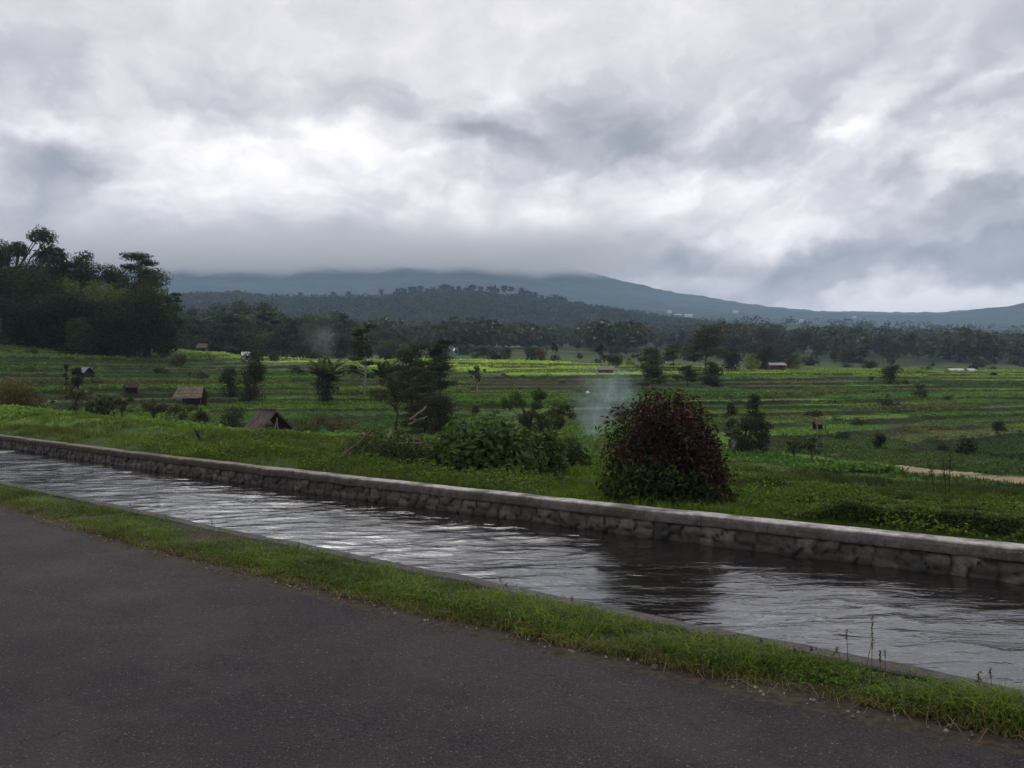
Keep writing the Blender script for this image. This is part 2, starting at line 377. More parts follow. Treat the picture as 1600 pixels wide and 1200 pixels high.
def f_(g_, out):
    p = pos(g_)
    rot = g_.node('ShaderNodeMapping'); g_.put(rot.inputs[0], p); rot.inputs['Rotation'].default_value = (0, 0, R(20)); rot.inputs['Scale'].default_value = (.55, 1.35, 1)
    a = g_.noise(rot.outputs[0], 3.2, 4, .55, 1.2); b = g_.noise(rot.outputs[0], 10.0, 4, .6, .8); c_ = g_.noise(p, 34.0, 3, .6)
    turb = g_.mr(g_.noise(p, .33, 3), .40, .62, .15, 1.0)
    h = g_.m('ADD', a, g_.m('MULTIPLY', g_.m('ADD', g_.m('MULTIPLY', b, .20), g_.m('MULTIPLY', c_, .03)), turb))
    b_ = bsdf(g_, out, (.012,.011,.010), .03, .5, g_.bump(h, 1.0, .016), IOR=1.95)
M_water = mat('running water', f_)
def simple(name, rough=.8, spec=.3, ns=6.0, amt=.35, bump=.3, metal=0.0):
    def f2(g_, out):
        cc = attr(g_); n = g_.noise(obc(g_), ns, 5, .6)
        cc = g_.mix(1.0, cc, g_.ramp(n, [(.3, (1-amt,)*3), (.7, (1+amt,)*3)]), 'MULTIPLY')
        bsdf(g_, out, cc, rough, spec, g_.bump(n, bump, .02), Metallic=metal)
    return mat(name, f2)
M_thatch = simple('thatch', .95, .1, 14, .5, .9); M_wall = simple('plaster', .9, .2, 5, .2); M_tin = simple('roof sheet', .5, .4, 4, .2); M_wood = simple('wood', .85, .2, 10, .4)
# ================================================================ ground
def build_ground():
    ys = [-26.]
    while ys[-1] < 2600:
        y = ys[-1]
        st = .5 if y < 3 else .10 if y < 12 else .0085*y if y < 60 else max(.5, .0037*y) if y < 262 else .02*y
        ys.append(y+st)
    ys = np.array(ys); a = np.linspace(-1, 1, 620); us = .62*a+.55*a**3+.0*a
    Y = ys[:, None]+us[None]*0; X = us[None]*(ys[:, None]+30)
    X = np.where(Y > 60, X*(1+(ss(Y, 400, 2600)*1.2)), X)
    Z = H(X, Y)
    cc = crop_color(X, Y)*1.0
    k, f, cell = plots(X, Y)
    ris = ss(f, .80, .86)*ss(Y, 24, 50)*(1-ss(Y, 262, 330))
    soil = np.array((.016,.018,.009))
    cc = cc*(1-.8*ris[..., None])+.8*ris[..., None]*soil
    nr = ss(-Y, -46, -20)
    ngr = np.array((.034,.060,.014))*(.5+1.0*fbm(X/1.3, Y/1.3, 55, 4))[..., None]
    cc = cc*(1-nr[..., None])+ngr*nr[..., None]
    bund = ss(f, .72, .76)*(1-ss(f, .79, .82))*ss(Y, 24, 50)
    cc = cc+bund[..., None]*np.array((.05,.05,.025))*(hsh(k, cell, 12)[..., None] > .45)
    t, t2, t3 = bare(X, Y)
    for tt, cx in ((t, (.32,.25,.18)), (t2, (.19,.17,.10)), (t3, (.050,.038,.030))):
        tt = np.clip(tt, 0, 1)[..., None]*(.75+.25*fbm(X*1.5, Y*1.5, 71, 3))[..., None]
        cc = cc*(1-tt)+np.array(cx)*tt
    far = ss(Y, 270, 420)[..., None]
    fp = fbm(X/40, Y/25, 91, 3)[..., None]
    cc = cc*(1-far)+far*np.where(fp > .62, (.06,.085,.03), (.024,.040,.017))
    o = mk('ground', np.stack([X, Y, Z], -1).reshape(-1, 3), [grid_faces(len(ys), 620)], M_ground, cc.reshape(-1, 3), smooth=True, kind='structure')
build_ground()
# ---------------------------------------------------------------- road, verge, water
def strip(name, xs, offs, zf, material, colf=None, smooth=True, **props):
    """offs: list of (line function, perpendicular offset)"""
    rows = []
    for fn, of in offs:
        rows.append(np.stack([xs, fn(xs)+of/CS, zf(xs, fn(xs)+of/CS, of)], 1))
    V = np.stack(rows, 1).reshape(-1, 3)
    col = colf(V) if colf else np.full((len(V), 3), .1)
    return mk(name, V, [grid_faces(len(xs), len(offs))], material, col, smooth=smooth, **props)
xs = np.arange(-45, 24, .06)
edge = lambda x: Yr(x)+.16*(fbm(x*1.6, x*0, 3, 4)-.5)+.05*(vn(x*9, x*0, 4)-.5)
strip('road', xs, [(edge, o_) for o_ in (.01, -.02, -.1, -.5, -1, -2, -3, -4.2, -5.4)],
      lambda x, y, o_: np.where(o_ > 0, -.05, .0)+.035*min(1., max(0., -o_/2.6)) + 0*x, M_road, kind='structure')
offs = [(Yr, -.30), (Yr, -.1), (Yr, .05), (Yr, .2), (Yr, .35), (Yn, -.35), (Yn, -.2), (Yn, -.10)]
strip('verge', xs, offs, lambda x, y, o_: np.where(y < Yr(x)-.25, -.03, .0)+.012*ss((y-Yr(x))*CS, -.3, .0)+.035*ss((y-Yr(x))*CS, 0, .5)+.02*(fbm(x*4, y*4, 6, 3)-.5),
      M_soil, kind='structure')
def build_water():
    sx = np.arange(-42, 16, .045); nn = 110
    t = np.linspace(0, 1, nn)[None]; a = Yn(sx)-.02; b = Yf(sx)+.14
    Y = a[:, None]*(1-t)+b[:, None]*t; X = sx[:, None]+0*Y
    s_ = .74*X-.67*Y; n_ = .67*X+.74*Y
    ca, sa = math.cos(.35), math.sin(.35)
    p_, q_ = X*ca+Y*sa, -X*sa+Y*ca
    wx = 1.2*(fbm(X*.5, Y*.5, 8, 2)-.5)
    big = fbm(p_*.8+wx, q_*1.4+wx, 21, 2)-.5; rid = 1-2*np.abs(fbm(p_*1.3+wx+7, q_*2.1-wx, 23, 2)-.5)
    tb = ss(fbm(X*.45+3, Y*.45, 27, 2), .42, .62)
    Z = WL+.032*big+.011*rid**3+(.012+.022*tb)*(fbm(p_*2.6, q_*4.6, 33, 3)-.5)
    V = np.stack([X, Y, Z], -1).reshape(-1, 3)
    mk('water', V, [grid_faces(len(sx), nn)], M_water, smooth=True, kind='structure')
build_water()
# ---------------------------------------------------------------- canal walls
def thing(name, label, cat, loc=(0, 0, 0), rz=0, group=None):
    o = bpy.data.objects.new(name, None); COL.objects.link(o); o.location = loc; o.rotation_euler = (0, 0, rz)
    o.empty_display_size = .3; o['label'] = label; o['category'] = cat
    if group: o['group'] = group
    return o
def far_wall():
    t = thing('canal_wall', 'long stone canal wall with weathered concrete top on the far side of the water', 'wall')
    sx = np.arange(-42, 16, .05)
    nz = .012*(fbm(sx*1.2, sx*0, 14, 4)-.5)*2; ny = .02*(fbm(sx*2, sx*0, 15, 4)-.5)
    chip = .05*np.maximum(0, fbm(sx*3.1, sx*0, 16, 3)-.62)*5
    prof = [(.30,-.30,0),(.30,-.015,0),(.27,.0,1),(.06,.0,1),(.02,.0,1),(.0,-.02,2),(-.012,-.05,2),(-.012,-.105,2),(-.006,-.13,2),(.05,-.138,3),(.10,-.140,3)]
    rows, cols = [], []
    lt = ss(sx, -8, 1)             # the far stretch is mossy and brown, the near stretch pale
    for o_, z, k in prof:
        y = Yf(sx)+(o_+ny-(chip if k == 2 else 0))/CS
        rows.append(np.stack([sx, y, z+nz], 1))
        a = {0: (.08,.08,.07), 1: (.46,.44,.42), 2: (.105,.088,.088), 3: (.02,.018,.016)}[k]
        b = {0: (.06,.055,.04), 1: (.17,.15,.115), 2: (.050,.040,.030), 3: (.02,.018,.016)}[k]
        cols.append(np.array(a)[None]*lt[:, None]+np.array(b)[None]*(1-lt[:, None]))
    V = np.stack(rows, 1).reshape(-1, 3); cc = np.stack(cols, 1).reshape(-1, 3)
    mk('coping', V, [grid_faces(len(sx), len(prof))], M_conc, cc, t, smooth=False)
    # rubble face: bulging stones set in mortar
    s1 = np.arange(-42, 16, .022); tv = np.linspace(0, 1, 26)
    Sx, Tv = np.meshgrid(s1, tv, indexing='ij')
    arc = Sx*1.33
    def vor(u, v, su, sv, seed):
        iu, iv = np.floor(u/su), np.floor(v/sv); d1 = np.full(u.shape, 9.); d2 = np.full(u.shape, 9.); idc = np.zeros(u.shape)
        for a in (-1, 0, 1):
            for b in (-1, 0, 1):
                cu, cv = iu+a, iv+b
                qx = (cu+.5+.75*(hsh(cu, cv, seed)-.5))*su; qy = (cv+.5+.6*(hsh(cu, cv, seed+1)-.5))*sv
                dd = np.hypot((u-qx)/su, (v-qy)/sv); idn = hsh(cu, cv, seed+2)
                cl = dd < d1; d2 = np.where(cl, d1, np.minimum(d2, dd)); idc = np.where(cl, idn, idc); d1 = np.where(cl, dd, d1)
        return d1, d2, idc
    hgt = .80
    d1, d2, idc = vor(arc+.10*(fbm(arc*2, Tv*3, 2)-.5)+.35*Tv*hgt, Tv*hgt+.05*(fbm(arc*1.5, Tv*0, 12)-.5), .24, .135, 40)
    e = np.clip((d2-d1)/.28, 0, 1); bul = np.sqrt(e)*(.035+.045*idc)
    off = .075-Tv*.10-bul-.012*(fbm(arc*9, Tv*9, 44, 3)-.5)
    V = np.stack([Sx, Yf(Sx)+off/CS, -.136-Tv*hgt], -1)
    pal = np.array([(.10,.09,.075),(.15,.13,.11),(.075,.068,.062),(.19,.165,.135),(.055,.052,.050),(.12,.10,.09)])
    cs = .56*pal[(idc*5.999).astype(int)]; mort = np.array((.028,.025,.022))
    cc = cs*ss(e, .12, .35)[..., None]+mort*(1-ss(e, .12, .35)[..., None])
    wet = ss(-V[..., 2], .24, .36)[..., None]; cc = cc*(1-.5*wet)
    mk('stone_face', V.reshape(-1, 3), [grid_faces(len(s1), 26)], M_stone, cc.reshape(-1, 3), t, smooth=True)
    cb = MB()
    r = np.random.default_rng(4)
    return t
far_wall()
def near_wall():
    t = thing('canal_kerb', 'low grey concrete kerb between the roadside grass and the water', 'kerb')
    sx = np.arange(-42, 16, .05); nz = .012*(fbm(sx*1.5, sx*0, 17, 4)-.5)*2; ny = .06*(fbm(sx*2.3, sx*0, 18, 4)-.5)
    prof = [(-.16,-.05,0),(-.16,.055,0),(-.145,.065,1),(-.01,.065,1),(.0,.055,1),(.01,-.1,2),(.03,-.5,2),(.04,-1.2,2)]
    rows, cols = [], []
    for o_, z, k in prof:
        rows.append(np.stack([sx, Yn(sx)+(o_+ny)/CS, z+nz], 1)); cols.append(np.broadcast_to({0: (.05,.046,.042), 1: (.085,.075,.078), 2: (.06,.055,.05)}[k], (len(sx), 3)))
    mk('coping', np.stack(rows, 1).reshape(-1, 3), [grid_faces(len(sx), len(prof))], M_conc, np.stack(cols, 1).reshape(-1, 3), t)
near_wall()
# ================================================================ hills and mountain
def f_(g_, out):
    p = pos(g_); n = g_.noise(p, .012, 6, .65); n2 = g_.noise(p, .003, 4, .6)
    cc = g_.ramp(n, [(.3, (.016,.030,.014)), (.55, (.034,.052,.022)), (.72, (.085,.10,.045))])
    cc = g_.mix(g_.mr(n2, .5, .68, 0, .5), cc, (.06,.078,.035))
    bsdf(g_, out, cc, 1, .05, g_.bump(n, 1, 14))
M_mtn = mat('forested slope', f_)
def Mz(X, Y):
    xr = np.array([-9000,-4000,-2600,-900,-200,400,794,1190,1587,1984,2540,3400,6500]); zr = np.array([700,760,785,790,785,715,612,545,482,450,430,420,420])
    zrr = np.interp(X, xr, zr)
    t = np.clip((Y-1900)/3600, 0, 1.25)
    z = 100+(zrr-100)*np.where(t <= 1, t**1.25, 1-(t-1)*1.5)
    z = z+(fbm(X/420+Y/1500, Y/1400, 81, 4)-.5)*110*ss(t, .05, .5)*(1-.8*ss(t, .8, 1))+(fbm(X/90, Y/90, 83, 4)-.5)*26+(fbm(X/28, Y/28, 84, 2)-.5)*12
    return z-110*(1-ss(Y, 1900, 2300))
a = np.linspace(-1, 1, 300); yy = np.linspace(1900, 6300, 150)
Ym = yy[:, None]+0*a[None]; Xm = a[None]*(Ym*.85+300)
mk('mountain', np.stack([Xm, Ym, Mz(Xm, Ym)], -1).reshape(-1, 3), [grid_faces(150, 300)], M_mtn, smooth=True, kind='structure')
def Fz(X, Y):   # right-hand far ridge
    zr = np.interp(X, [600,1200,1847,2020,2309,3000,5000], [120,230,309,328,368,420,500])
    t = np.clip(1-np.abs(Y-4000)/1500, 0, 1)
    return 60+(zr-60)*t**.9+(fbm(X/80, Y/80, 85, 4)-.5)*14-70*(1-ss(t, 0, .1))
a = np.linspace(500, 4600, 170); yy = np.linspace(2500, 5400, 70)
Ym = yy[:, None]+0*a[None]; Xm = a[None]+0*Ym
mk('hills', np.stack([Xm, Ym, Fz(Xm, Ym)], -1).reshape(-1, 3), [grid_faces(70, 170)], M_mtn, smooth=True, kind='structure')
_hx = np.array([-900,-100,200,270,400,560,620,700,800,870,950,1050,1150,1300]); _hy = np.array([484,480,478,477,475,476,477,470,474,489,505,518,532,560])
def Hz(X, Y):
    px = X/1600*F+800
    top = np.interp(px, _hx, _hy); zr = EYE+(600-top)/F*1600
    t = np.clip(1-np.abs(Y-1600)/560, 0, 1)
    t = np.sin(t*np.pi/2)
    z = 22+(zr-22)*t**.9+(fbm(X/120, Y/120, 95, 4)-.5)*34*t*(1-.6*ss(t, .9, 1))
    return z-30*(1-ss(t, 0, .15))
a = np.linspace(-1900, 600, 260); yy = np.linspace(1000, 2150, 90)
Ym = yy[:, None]+0*a[None]; Xm = a[None]+0*Ym
mk('hill', np.stack([Xm, Ym, Hz(Xm, Ym)], -1).reshape(-1, 3), [grid_faces(90, 260)], M_mtn, smooth=True, kind='structure')
# ================================================================ grass, verge, crops (nobody could count them)
def tint(base, n, r=rng, a=.35, yel=.15):
    c_ = np.array(base)[None]*r.uniform(1-a, 1+a, (n, 1)); y = r.uniform(0, 1, (n, 1)) < yel
    return np.where(y, c_*np.array([[1.7, 1.35, 1.1]]), c_)
def verge_grass():
    r = np.random.default_rng(11); Vs, Qs, Ts, Cs = [], [], [], []; off = 0
    def put(V, Q, T, C):
        nonlocal off
        Vs.append(V); Qs.append(Q+off); Ts.append(T+off) if T is not None else None; Cs.append(C); off += len(V)
    # tufts: positions along X, denser towards the camera
    N = 15000
    x = 4.2-(r.uniform(0, 1, N)**1.0)*20; x = np.where(r.uniform(0, 1, N) < .45, r.uniform(-5, 4, N), x)
    d1, d2 = Yr(x), Yn(x)-.16/CS
    ww = r.uniform(-.03, 1.0, N); ragged = .10*(fbm(x*2.1, x*0, 77, 3)-.45)
    y = d1+.05+ragged+(d2-d1-.05)*ww
    dens = fbm(x*1.6, y*2.4, 66, 3)
    keep = (dens+.20*r.uniform(-1, 1, N) > .38) & (y < d2-.0)
    x, y, ww, dens = x[keep], y[keep], ww[keep], dens[keep]; n = len(x)
    nb = 9; hh = (.035+.16*np.clip(dens-.28, 0, 1)*1.7+.05*r.uniform(size=n)**2)*(1-.45*ss(ww, .6, .95))*(.45+.55*ss(ww, 0, .3))*.86
    bx = np.repeat(x, nb)+r.normal(0, .028, n*nb); by = np.repeat(y, nb)+r.normal(0, .028, n*nb)
    by = np.minimum(by, Yn(bx)-.17/CS)
    hb = np.repeat(hh, nb)*r.uniform(.5, 1.25, n*nb)
    base = np.stack([bx, by, np.full(n*nb, .02)], 1)
    low = np.repeat(1-ss(ww, .0, .22), nb)
    col = tint((.088,.142,.024), n*nb, r, .4, .25)*np.repeat(.30+1.15*fbm(x*2.4, y*2.4, 5, 3), nb)[:, None]
    dead = (r.uniform(size=n*nb) < .14+.5*low)[:, None]; col = np.where(dead, np.array([[.16,.13,.06]])*r.uniform(.5, 1.3, (n*nb, 1)), col)
    V, Q, T, C = blades(base, hb, .0055*r.uniform(.5, 1.6, n*nb), r.uniform(.2, 1.5, n*nb), col, r); put(V, Q, T, C)
    # small round weed leaves mixed in
    m_ = 26000; x = r.uniform(-11, 4, m_); d1, d2 = Yr(x), Yn(x)-.18/CS; ww = r.uniform(.08, 1, m_); y = d1+(d2-d1)*ww
    dn = fbm(x*2.3, y*2.3, 90, 3); kp = dn > .50; x, y = x[kp], y[kp]; m_ = len(x)
    z = .03+r.uniform(0, .085, m_)
    V, Q, C = leaves(np.stack([x, y, z], 1), r.normal(size=(m_, 3))*.6+[0, 0, 1], r.uniform(.012, .03, m_), r.uniform(.008, .018, m_), tint((.065,.125,.024), m_, r, .4, .2), r)
    put(V, Q, None, C)
    # creeping dead runners along the road edge
    for i in range(420):
        x0 = 3.8-r.uniform()**1.3*12; y0 = Yr(x0)+r.uniform(-.04, .16); a = r.uniform(0, 6.28); L_ = r.uniform(.05, .16)
        mb = MB(); mb.tube([(x0, y0, .02), (x0+L_*.5*math.cos(a), y0+L_*.5*math.sin(a), .02+r.uniform(.01, .05)), (x0+L_*math.cos(a), y0+L_*math.sin(a), .012)], .0018, 3, (.26,.20,.11))
        put(mb.V[0], mb.Q[0], mb.T[0], mb.C[0])
    fs = [np.vstack(Qs), np.vstack(Ts)]
    mk('verge_grass', np.vstack(Vs), fs, M_grass, np.vstack(Cs), kind='stuff', label='rough green grass with weeds growing between road and canal kerb', category='grass')
verge_grass()
def bank_grass():
    r = np.random.default_rng(12); N = 60000
    u = r.uniform(-.62, .62, N); Y = np.exp(r.uniform(math.log(8.3), math.log(52), N)); X = u*Y
    dd = (Y-Yf(X))*CS; keep = (dd > .30) & (dd < 34)
    X, Y, dd = X[keep], Y[keep], dd[keep]
    b = bare(X, Y)[0]+bare(X, Y)[1]; k = r.uniform(size=len(X)) > b*1.3; X, Y, dd = X[k], Y[k], dd[k]
    dens = fbm(X/1.1, Y/1.1, 67, 3); k = dens+.2*r.uniform(-1, 1, len(X)) > .36; X, Y, dd, dens = X[k], Y[k], dd[k], dens[k]; n = len(X)
    nb = 7; sc = .6+Y/26
    h = (.04+.17*(dens-.25)+.05*vn(X*2, Y*2, 3))*(.75+.35*sc)*(1-.5*ss(X/Y, .22, .32)*(1-ss(Y, 12, 16)))
    sp = np.repeat(.03*sc, nb); bx = np.repeat(X, nb)+r.normal(0, 1, n*nb)*sp; by = np.repeat(Y, nb)+r.normal(0, 1, n*nb)*sp
    by = np.maximum(by, Yf(bx)+(.24+.08*vn(bx*3, bx*0, 2))/CS)
    z = H(bx, by)-.01
    col = tint((.086,.140,.020), n*nb, r, .35, .2)*np.repeat(.25+1.45*fbm(X/1.3, Y/1.3, 55, 4), nb)[:, None]
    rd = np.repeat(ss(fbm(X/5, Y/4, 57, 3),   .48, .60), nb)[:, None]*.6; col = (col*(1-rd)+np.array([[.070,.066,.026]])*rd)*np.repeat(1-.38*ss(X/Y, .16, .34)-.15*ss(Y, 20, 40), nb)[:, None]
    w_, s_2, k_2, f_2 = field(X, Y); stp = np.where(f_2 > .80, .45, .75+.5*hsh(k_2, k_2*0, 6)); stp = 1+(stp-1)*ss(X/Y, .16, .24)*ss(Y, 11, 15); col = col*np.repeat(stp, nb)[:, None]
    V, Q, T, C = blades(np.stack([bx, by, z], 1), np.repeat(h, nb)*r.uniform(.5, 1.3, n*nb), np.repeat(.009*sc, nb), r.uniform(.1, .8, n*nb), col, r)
    m_ = 90000; xw = r.uniform(-9, 10.5, m_); dw = r.uniform(.32, 9, m_)**1.0; yw = Yf(xw)+dw/CS; fw = fbm(xw*1.1, yw*1.1, 122, 4); kp = (fw > .50) & (yw > 7)
    xw, yw, fw = xw[kp], yw[kp], fw[kp]; m_ = len(xw); sw = .7+yw/22; lift = np.clip((fw-.50)*1.3, 0, .20)*r.uniform(.1, 1.0, m_)+.05
    V2, Q2, C2 = leaves(np.stack([xw, yw, H(xw, yw)+lift], 1), r.normal(size=(m_, 3))*.6+[0, -.1, .9], r.uniform(.03, .06, m_)*sw, r.uniform(.016, .034, m_)*sw, tint((.066,.118,.022), m_, r, .5, .25), r)
    n0 = len(V); V = np.vstack([V, V2]); C = np.vstack([C, C2]); Q = np.vstack([Q, Q2+n0])
    mk('bank_grass', V, [Q, T], M_grass, C, kind='stuff', label='thick green grass on the bank behind the canal wall', category='grass')
bank_grass()
def crops():
    r = np.random.default_rng(13); N = 230000
    u = r.uniform(-.64, .64, N); Y = np.exp(r.uniform(math.log(38), math.log(262), N)); X = u*Y
    w, s, kk, f = field(X, Y); k, f, cell = plots(X, Y)
    ht = hsh(k, cell, 21)                                      # crop height class of the plot
    b1, b2, b3 = bare(X, Y); tread = f < .78
    rows = np.abs(((Y/(.9+Y/130)) % 1)-.5) < .34
    p_ = np.where(tread, .12+.9*ht, .5)*(1-np.clip(1.3*(b1+b2+b3), 0, 1))*np.where(rows, 1, .35)
    kp = r.uniform(size=N) < p_; X, Y, ht, k, cell, tread = (a_[kp] for a_ in (X, Y, ht, k, cell, tread)); n = len(X)
    h = np.where(tread, .10+.34*ht**2, .12+.9*np.maximum(0, fbm(X/3, Y/3, 15, 3)-.5))*(.6+Y/230)
    nl = 4; P_ = np.repeat(np.stack([X, Y, H(X, Y)+h*.5], 1), nl, 0)
    sc = np.repeat(h, nl); P_ = P_+r.normal(size=P_.shape)*sc[:, None]*np.array([[.7, .7, .28]])
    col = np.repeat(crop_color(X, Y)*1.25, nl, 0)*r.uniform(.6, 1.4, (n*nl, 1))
    V, Q, C = leaves(P_, r.normal(size=(n*nl, 3))*.7+[0, -.3, .8], sc*r.uniform(.6, 1.3, n*nl)+.03, sc*.45+.02, col, r)
    mk('field_crops', V, [Q], M_leaf, C, kind='stuff', label='low leafy crops growing in rows across the terraced fields', category='crops')
crops()
# ================================================================ plants as things
def bark_tube(mb, pts, r0, r1, k=6, col=(.07,.06,.05)):
    mb.tube(pts, np.linspace(r0, r1, len(pts)), k, col)
def crown_lumps(centers, radii, n, s, col, r, flat=1.0, up=.35, inner=.35):
    """leaf cards spread over overlapping lumps"""
    centers, radii = np.asarray(centers), np.asarray(radii); w = radii**2; w = w/w.sum()
    i = r.choice(len(centers), n, p=w); dv = nrm(r.normal(size=(n, 3))); rr = r.uniform(inner, 1, (n, 1))**.6
    bump = (1+.18*np.sin(dv[:, :1]*7+i[:, None])+.15*np.sin(dv[:, 1:2]*9+2*i[:, None]))
    P_ = centers[i]+dv*rr*radii[i][:, None]*np.array([[1, 1, flat]])*bump
    cl = r.uniform(.72, 1.3, (len(centers), 1))[i]
    c_ = tint(col, n, r, .35, .12)*cl
    return leaves(P_, dv+r.normal(size=(n, 3))*.55+[0, 0, up], s*r.uniform(.6, 1.4, n), s*.6*r.uniform(.6, 1.3, n), c_, r)
def build_tree(kind, W_, h, s, col, seed, bark=(.07,.06,.05), nmax=5000):
    """returns (trunk MB, crown arrays); local metres, base at the origin"""
    r = np.random.default_rng(seed); tb = MB(); P = []
    n = int(np.clip(11*W_*h*.75/s**2, 300, nmax*1.6)); W_ = W_*(1.2 if kind != 'palm' else 1)
    if kind in ('broad', 'bush', 'column', 'tall'):
        zc, zr = {'broad': (.54, .47), 'bush': (.46, .50), 'column': (.52, .50), 'tall': (.50, .52)}[kind]
        K = {'broad': 15, 'bush': 13, 'column': 12, 'tall': 20}[kind]; cs, rs = [], []
        for i in range(K):
            a = r.uniform(0, 6.283); q = math.sqrt(r.uniform(0, 1)); zt = r.uniform(-1, 1)
            wz = math.sqrt(max(0.05, 1-zt*zt*.8)) if kind != 'tall' else (1.05-.45*(zt+1)/2)
            rad = r.uniform(.17, .30)*W_*(1 if kind != 'column' else 1.2)
            q = q*(.5*W_-rad*.8)*wz
            cs.append((q*math.cos(a), q*math.sin(a), h*(zc+zr*zt*.80))); rs.append(min(rad, .28*h if kind != 'bush' else .5*h))
        cs.append((0, 0, h*.93-.1*W_)); rs.append(.16*W_)
        lean = r.normal(0, .03*h, 2)
        bark_tube(tb, [(0, 0, -.3), (lean[0]*.3, lean[1]*.3, .25*h), (lean[0], lean[1], .75*h)], .022*h+.03, .008*h, 7, bark)
        for cc in cs[::2]:
            z0 = max(.12*h, cc[2]-.28*h); bark_tube(tb, [(lean[0]*.5, lean[1]*.5, z0), tuple(.55*np.array(cc)+[0, 0, .42*z0]), cc], .010*h, .003*h, 5, bark)
        V, Q, C = crown_lumps(cs, rs, n, s, col, r, .8)
    elif kind in ('layer', 'conifer'):
        K = 13 if kind == 'layer' else 17; cs, rs = [], []
        for i in range(K):
            t = i/(K-1); z = h*((.30+.66*t) if kind == 'layer' else (.10+.86*t))
            a = r.uniform(0, 6.28); q = (r.uniform(.08, .32)*W_*(1-.35*t) if kind == 'layer' else r.uniform(.05, .28)*W_*(1-.7*t))
            rad = W_*(r.uniform(.20, .32)*(1-.5*abs(t-.5)) if kind == 'layer' else r.uniform(.26, .36)*(1-.62*t)+.03)
            cs.append((q*math.cos(a), q*math.sin(a), z)); rs.append(rad)
        bark_tube(tb, [(0, 0, -.3), (.02*h, 0, .4*h), (0, .01*h, .93*h)], .02*h+.02, .006*h, 7, bark)
        for cc in cs: bark_tube(tb, [(.01*h, 0, cc[2]-.10*h), cc], .008*h, .003*h, 5, bark)
        V, Q, C = crown_lumps(cs, rs, int(n*(1.0 if kind == 'layer' else .75)), s, col, r, .26 if kind == 'layer' else .17, .7, .1)
    elif kind == 'airy':
        cs, rs = [], []
        bark_tube(tb, [(0, 0, -.3), (.03*W_, 0, .3*h), (-.02*W_, 0, .62*h)], .02*h, .012*h, 7, bark)
        for i in range(16):
            a = r.uniform(0, 6.28); q = r.uniform(.12, .46)*W_; z = h*r.uniform(.52, .96)
            cc = (q*math.cos(a), q*math.sin(a), z); cs.append(cc); rs.append(W_*r.uniform(.07, .15))
            bark_tube(tb, [(0, 0, h*r.uniform(.3, .6)), (.5*cc[0], .5*cc[1], .8*z), cc], .010*h, .003*h, 5, bark)
        V, Q, C = crown_lumps(cs, rs, int(n*.6), s, col, r, .8)
    elif kind == 'bamboo':
        Vs, Cs = [], []; m_ = 26
        for i in range(m_):
            a = r.uniform(0, 6.28); L_ = r.uniform(.8, 1.02)*h; sp = r.uniform(.15, .5)*W_
            t = np.linspace(0, 1, 7); pts = np.stack([math.cos(a)*sp*t**2.2+.05*W_*math.cos(a), math.sin(a)*sp*t**2.2+.05*W_*math.sin(a), L_*(t-.10*t**5)-.2], 1)
            bark_tube(tb, pts, .04, .012, 4, bark)
            k = n//m_; tt = r.uniform(.22, 1, k); P_ = np.stack([np.interp(tt, t, pts[:, j]) for j in range(3)], 1)+r.normal(0, .045*W_, (k, 3))
            Vs.append(P_)
        P_ = np.vstack(Vs); V, Q, C = leaves(P_, r.normal(size=P_.shape)+[0, 0, .3], s*1.5, s*.45, tint(col, len(P_), r, .35, .2), r)
    elif kind in ('palm', 'ypalm'):
        yg = kind == 'ypalm'; L_ = W_*(.62 if yg else .56); top = h*.42 if yg else h-.30*L_; bx = .06*h*r.normal()
        t = np.linspace(0, 1, 7); tp = np.stack([bx*t**2, 0*t, -.3+(top+.3)*t], 1); bark_tube(tb, tp, .017*h+.06, .012*h+.03, 7, bark)
        Pc, Nc, Tc, Lc = [], [], [], []; nf, nl = 22, 26
        for i in range(nf):
            a = i*2.399+r.uniform(-.2, .2); e0 = (r.uniform(.35, 1.45) if yg else r.uniform(-.35, 1.25)) if i > 3 else 1.45; q = np.linspace(0.04, 1, nl)
            dirh = np.array([math.cos(a), math.sin(a), 0]); el_ = e0-q*(1.0 if yg else 1.35)
            st = np.stack([np.cos(el_)[:, None]*dirh+np.sin(el_)[:, None]*np.array([0, 0, 1])], 0)[0]
            p_ = np.array([bx, 0, top])+np.cumsum(st, 0)*L_/nl
            tb.tube(p_[::3], np.linspace(.03, .01, len(p_[::3])), 3, (.10,.10,.04))
            side = np.cross(st, [0, 0, 1]); side = nrm(side)
            for sg in (-1, 1):
                tv = nrm(side*sg+st*.5+np.array([0, 0, -.35])); ll = L_*.24*np.sin(np.pi*np.clip(q*.85+.12, 0, 1))
                Pc.append(p_+tv*ll[:, None]*.5); Tc.append(tv); Nc.append(np.cross(tv, st)*sg); Lc.append(ll)
        P_ = np.vstack(Pc); N_ = np.vstack(Nc); T_ = np.vstack(Tc); ll = np.concatenate(Lc)
        V, Q, C = leaves(P_, N_, ll, np.maximum(.07*L_, s*.55), tint(col, len(P_), r, .3, .2), r, .1, T_-N_*0)
    elif kind == 'banana':
        Vs, Qs, Cs = [], [], []; off = 0
        bark_tube(tb, [(0, 0, -.2), (0, 0, .5*h)], .03*h+.02, .03*h, 7, (.09,.11,.04))
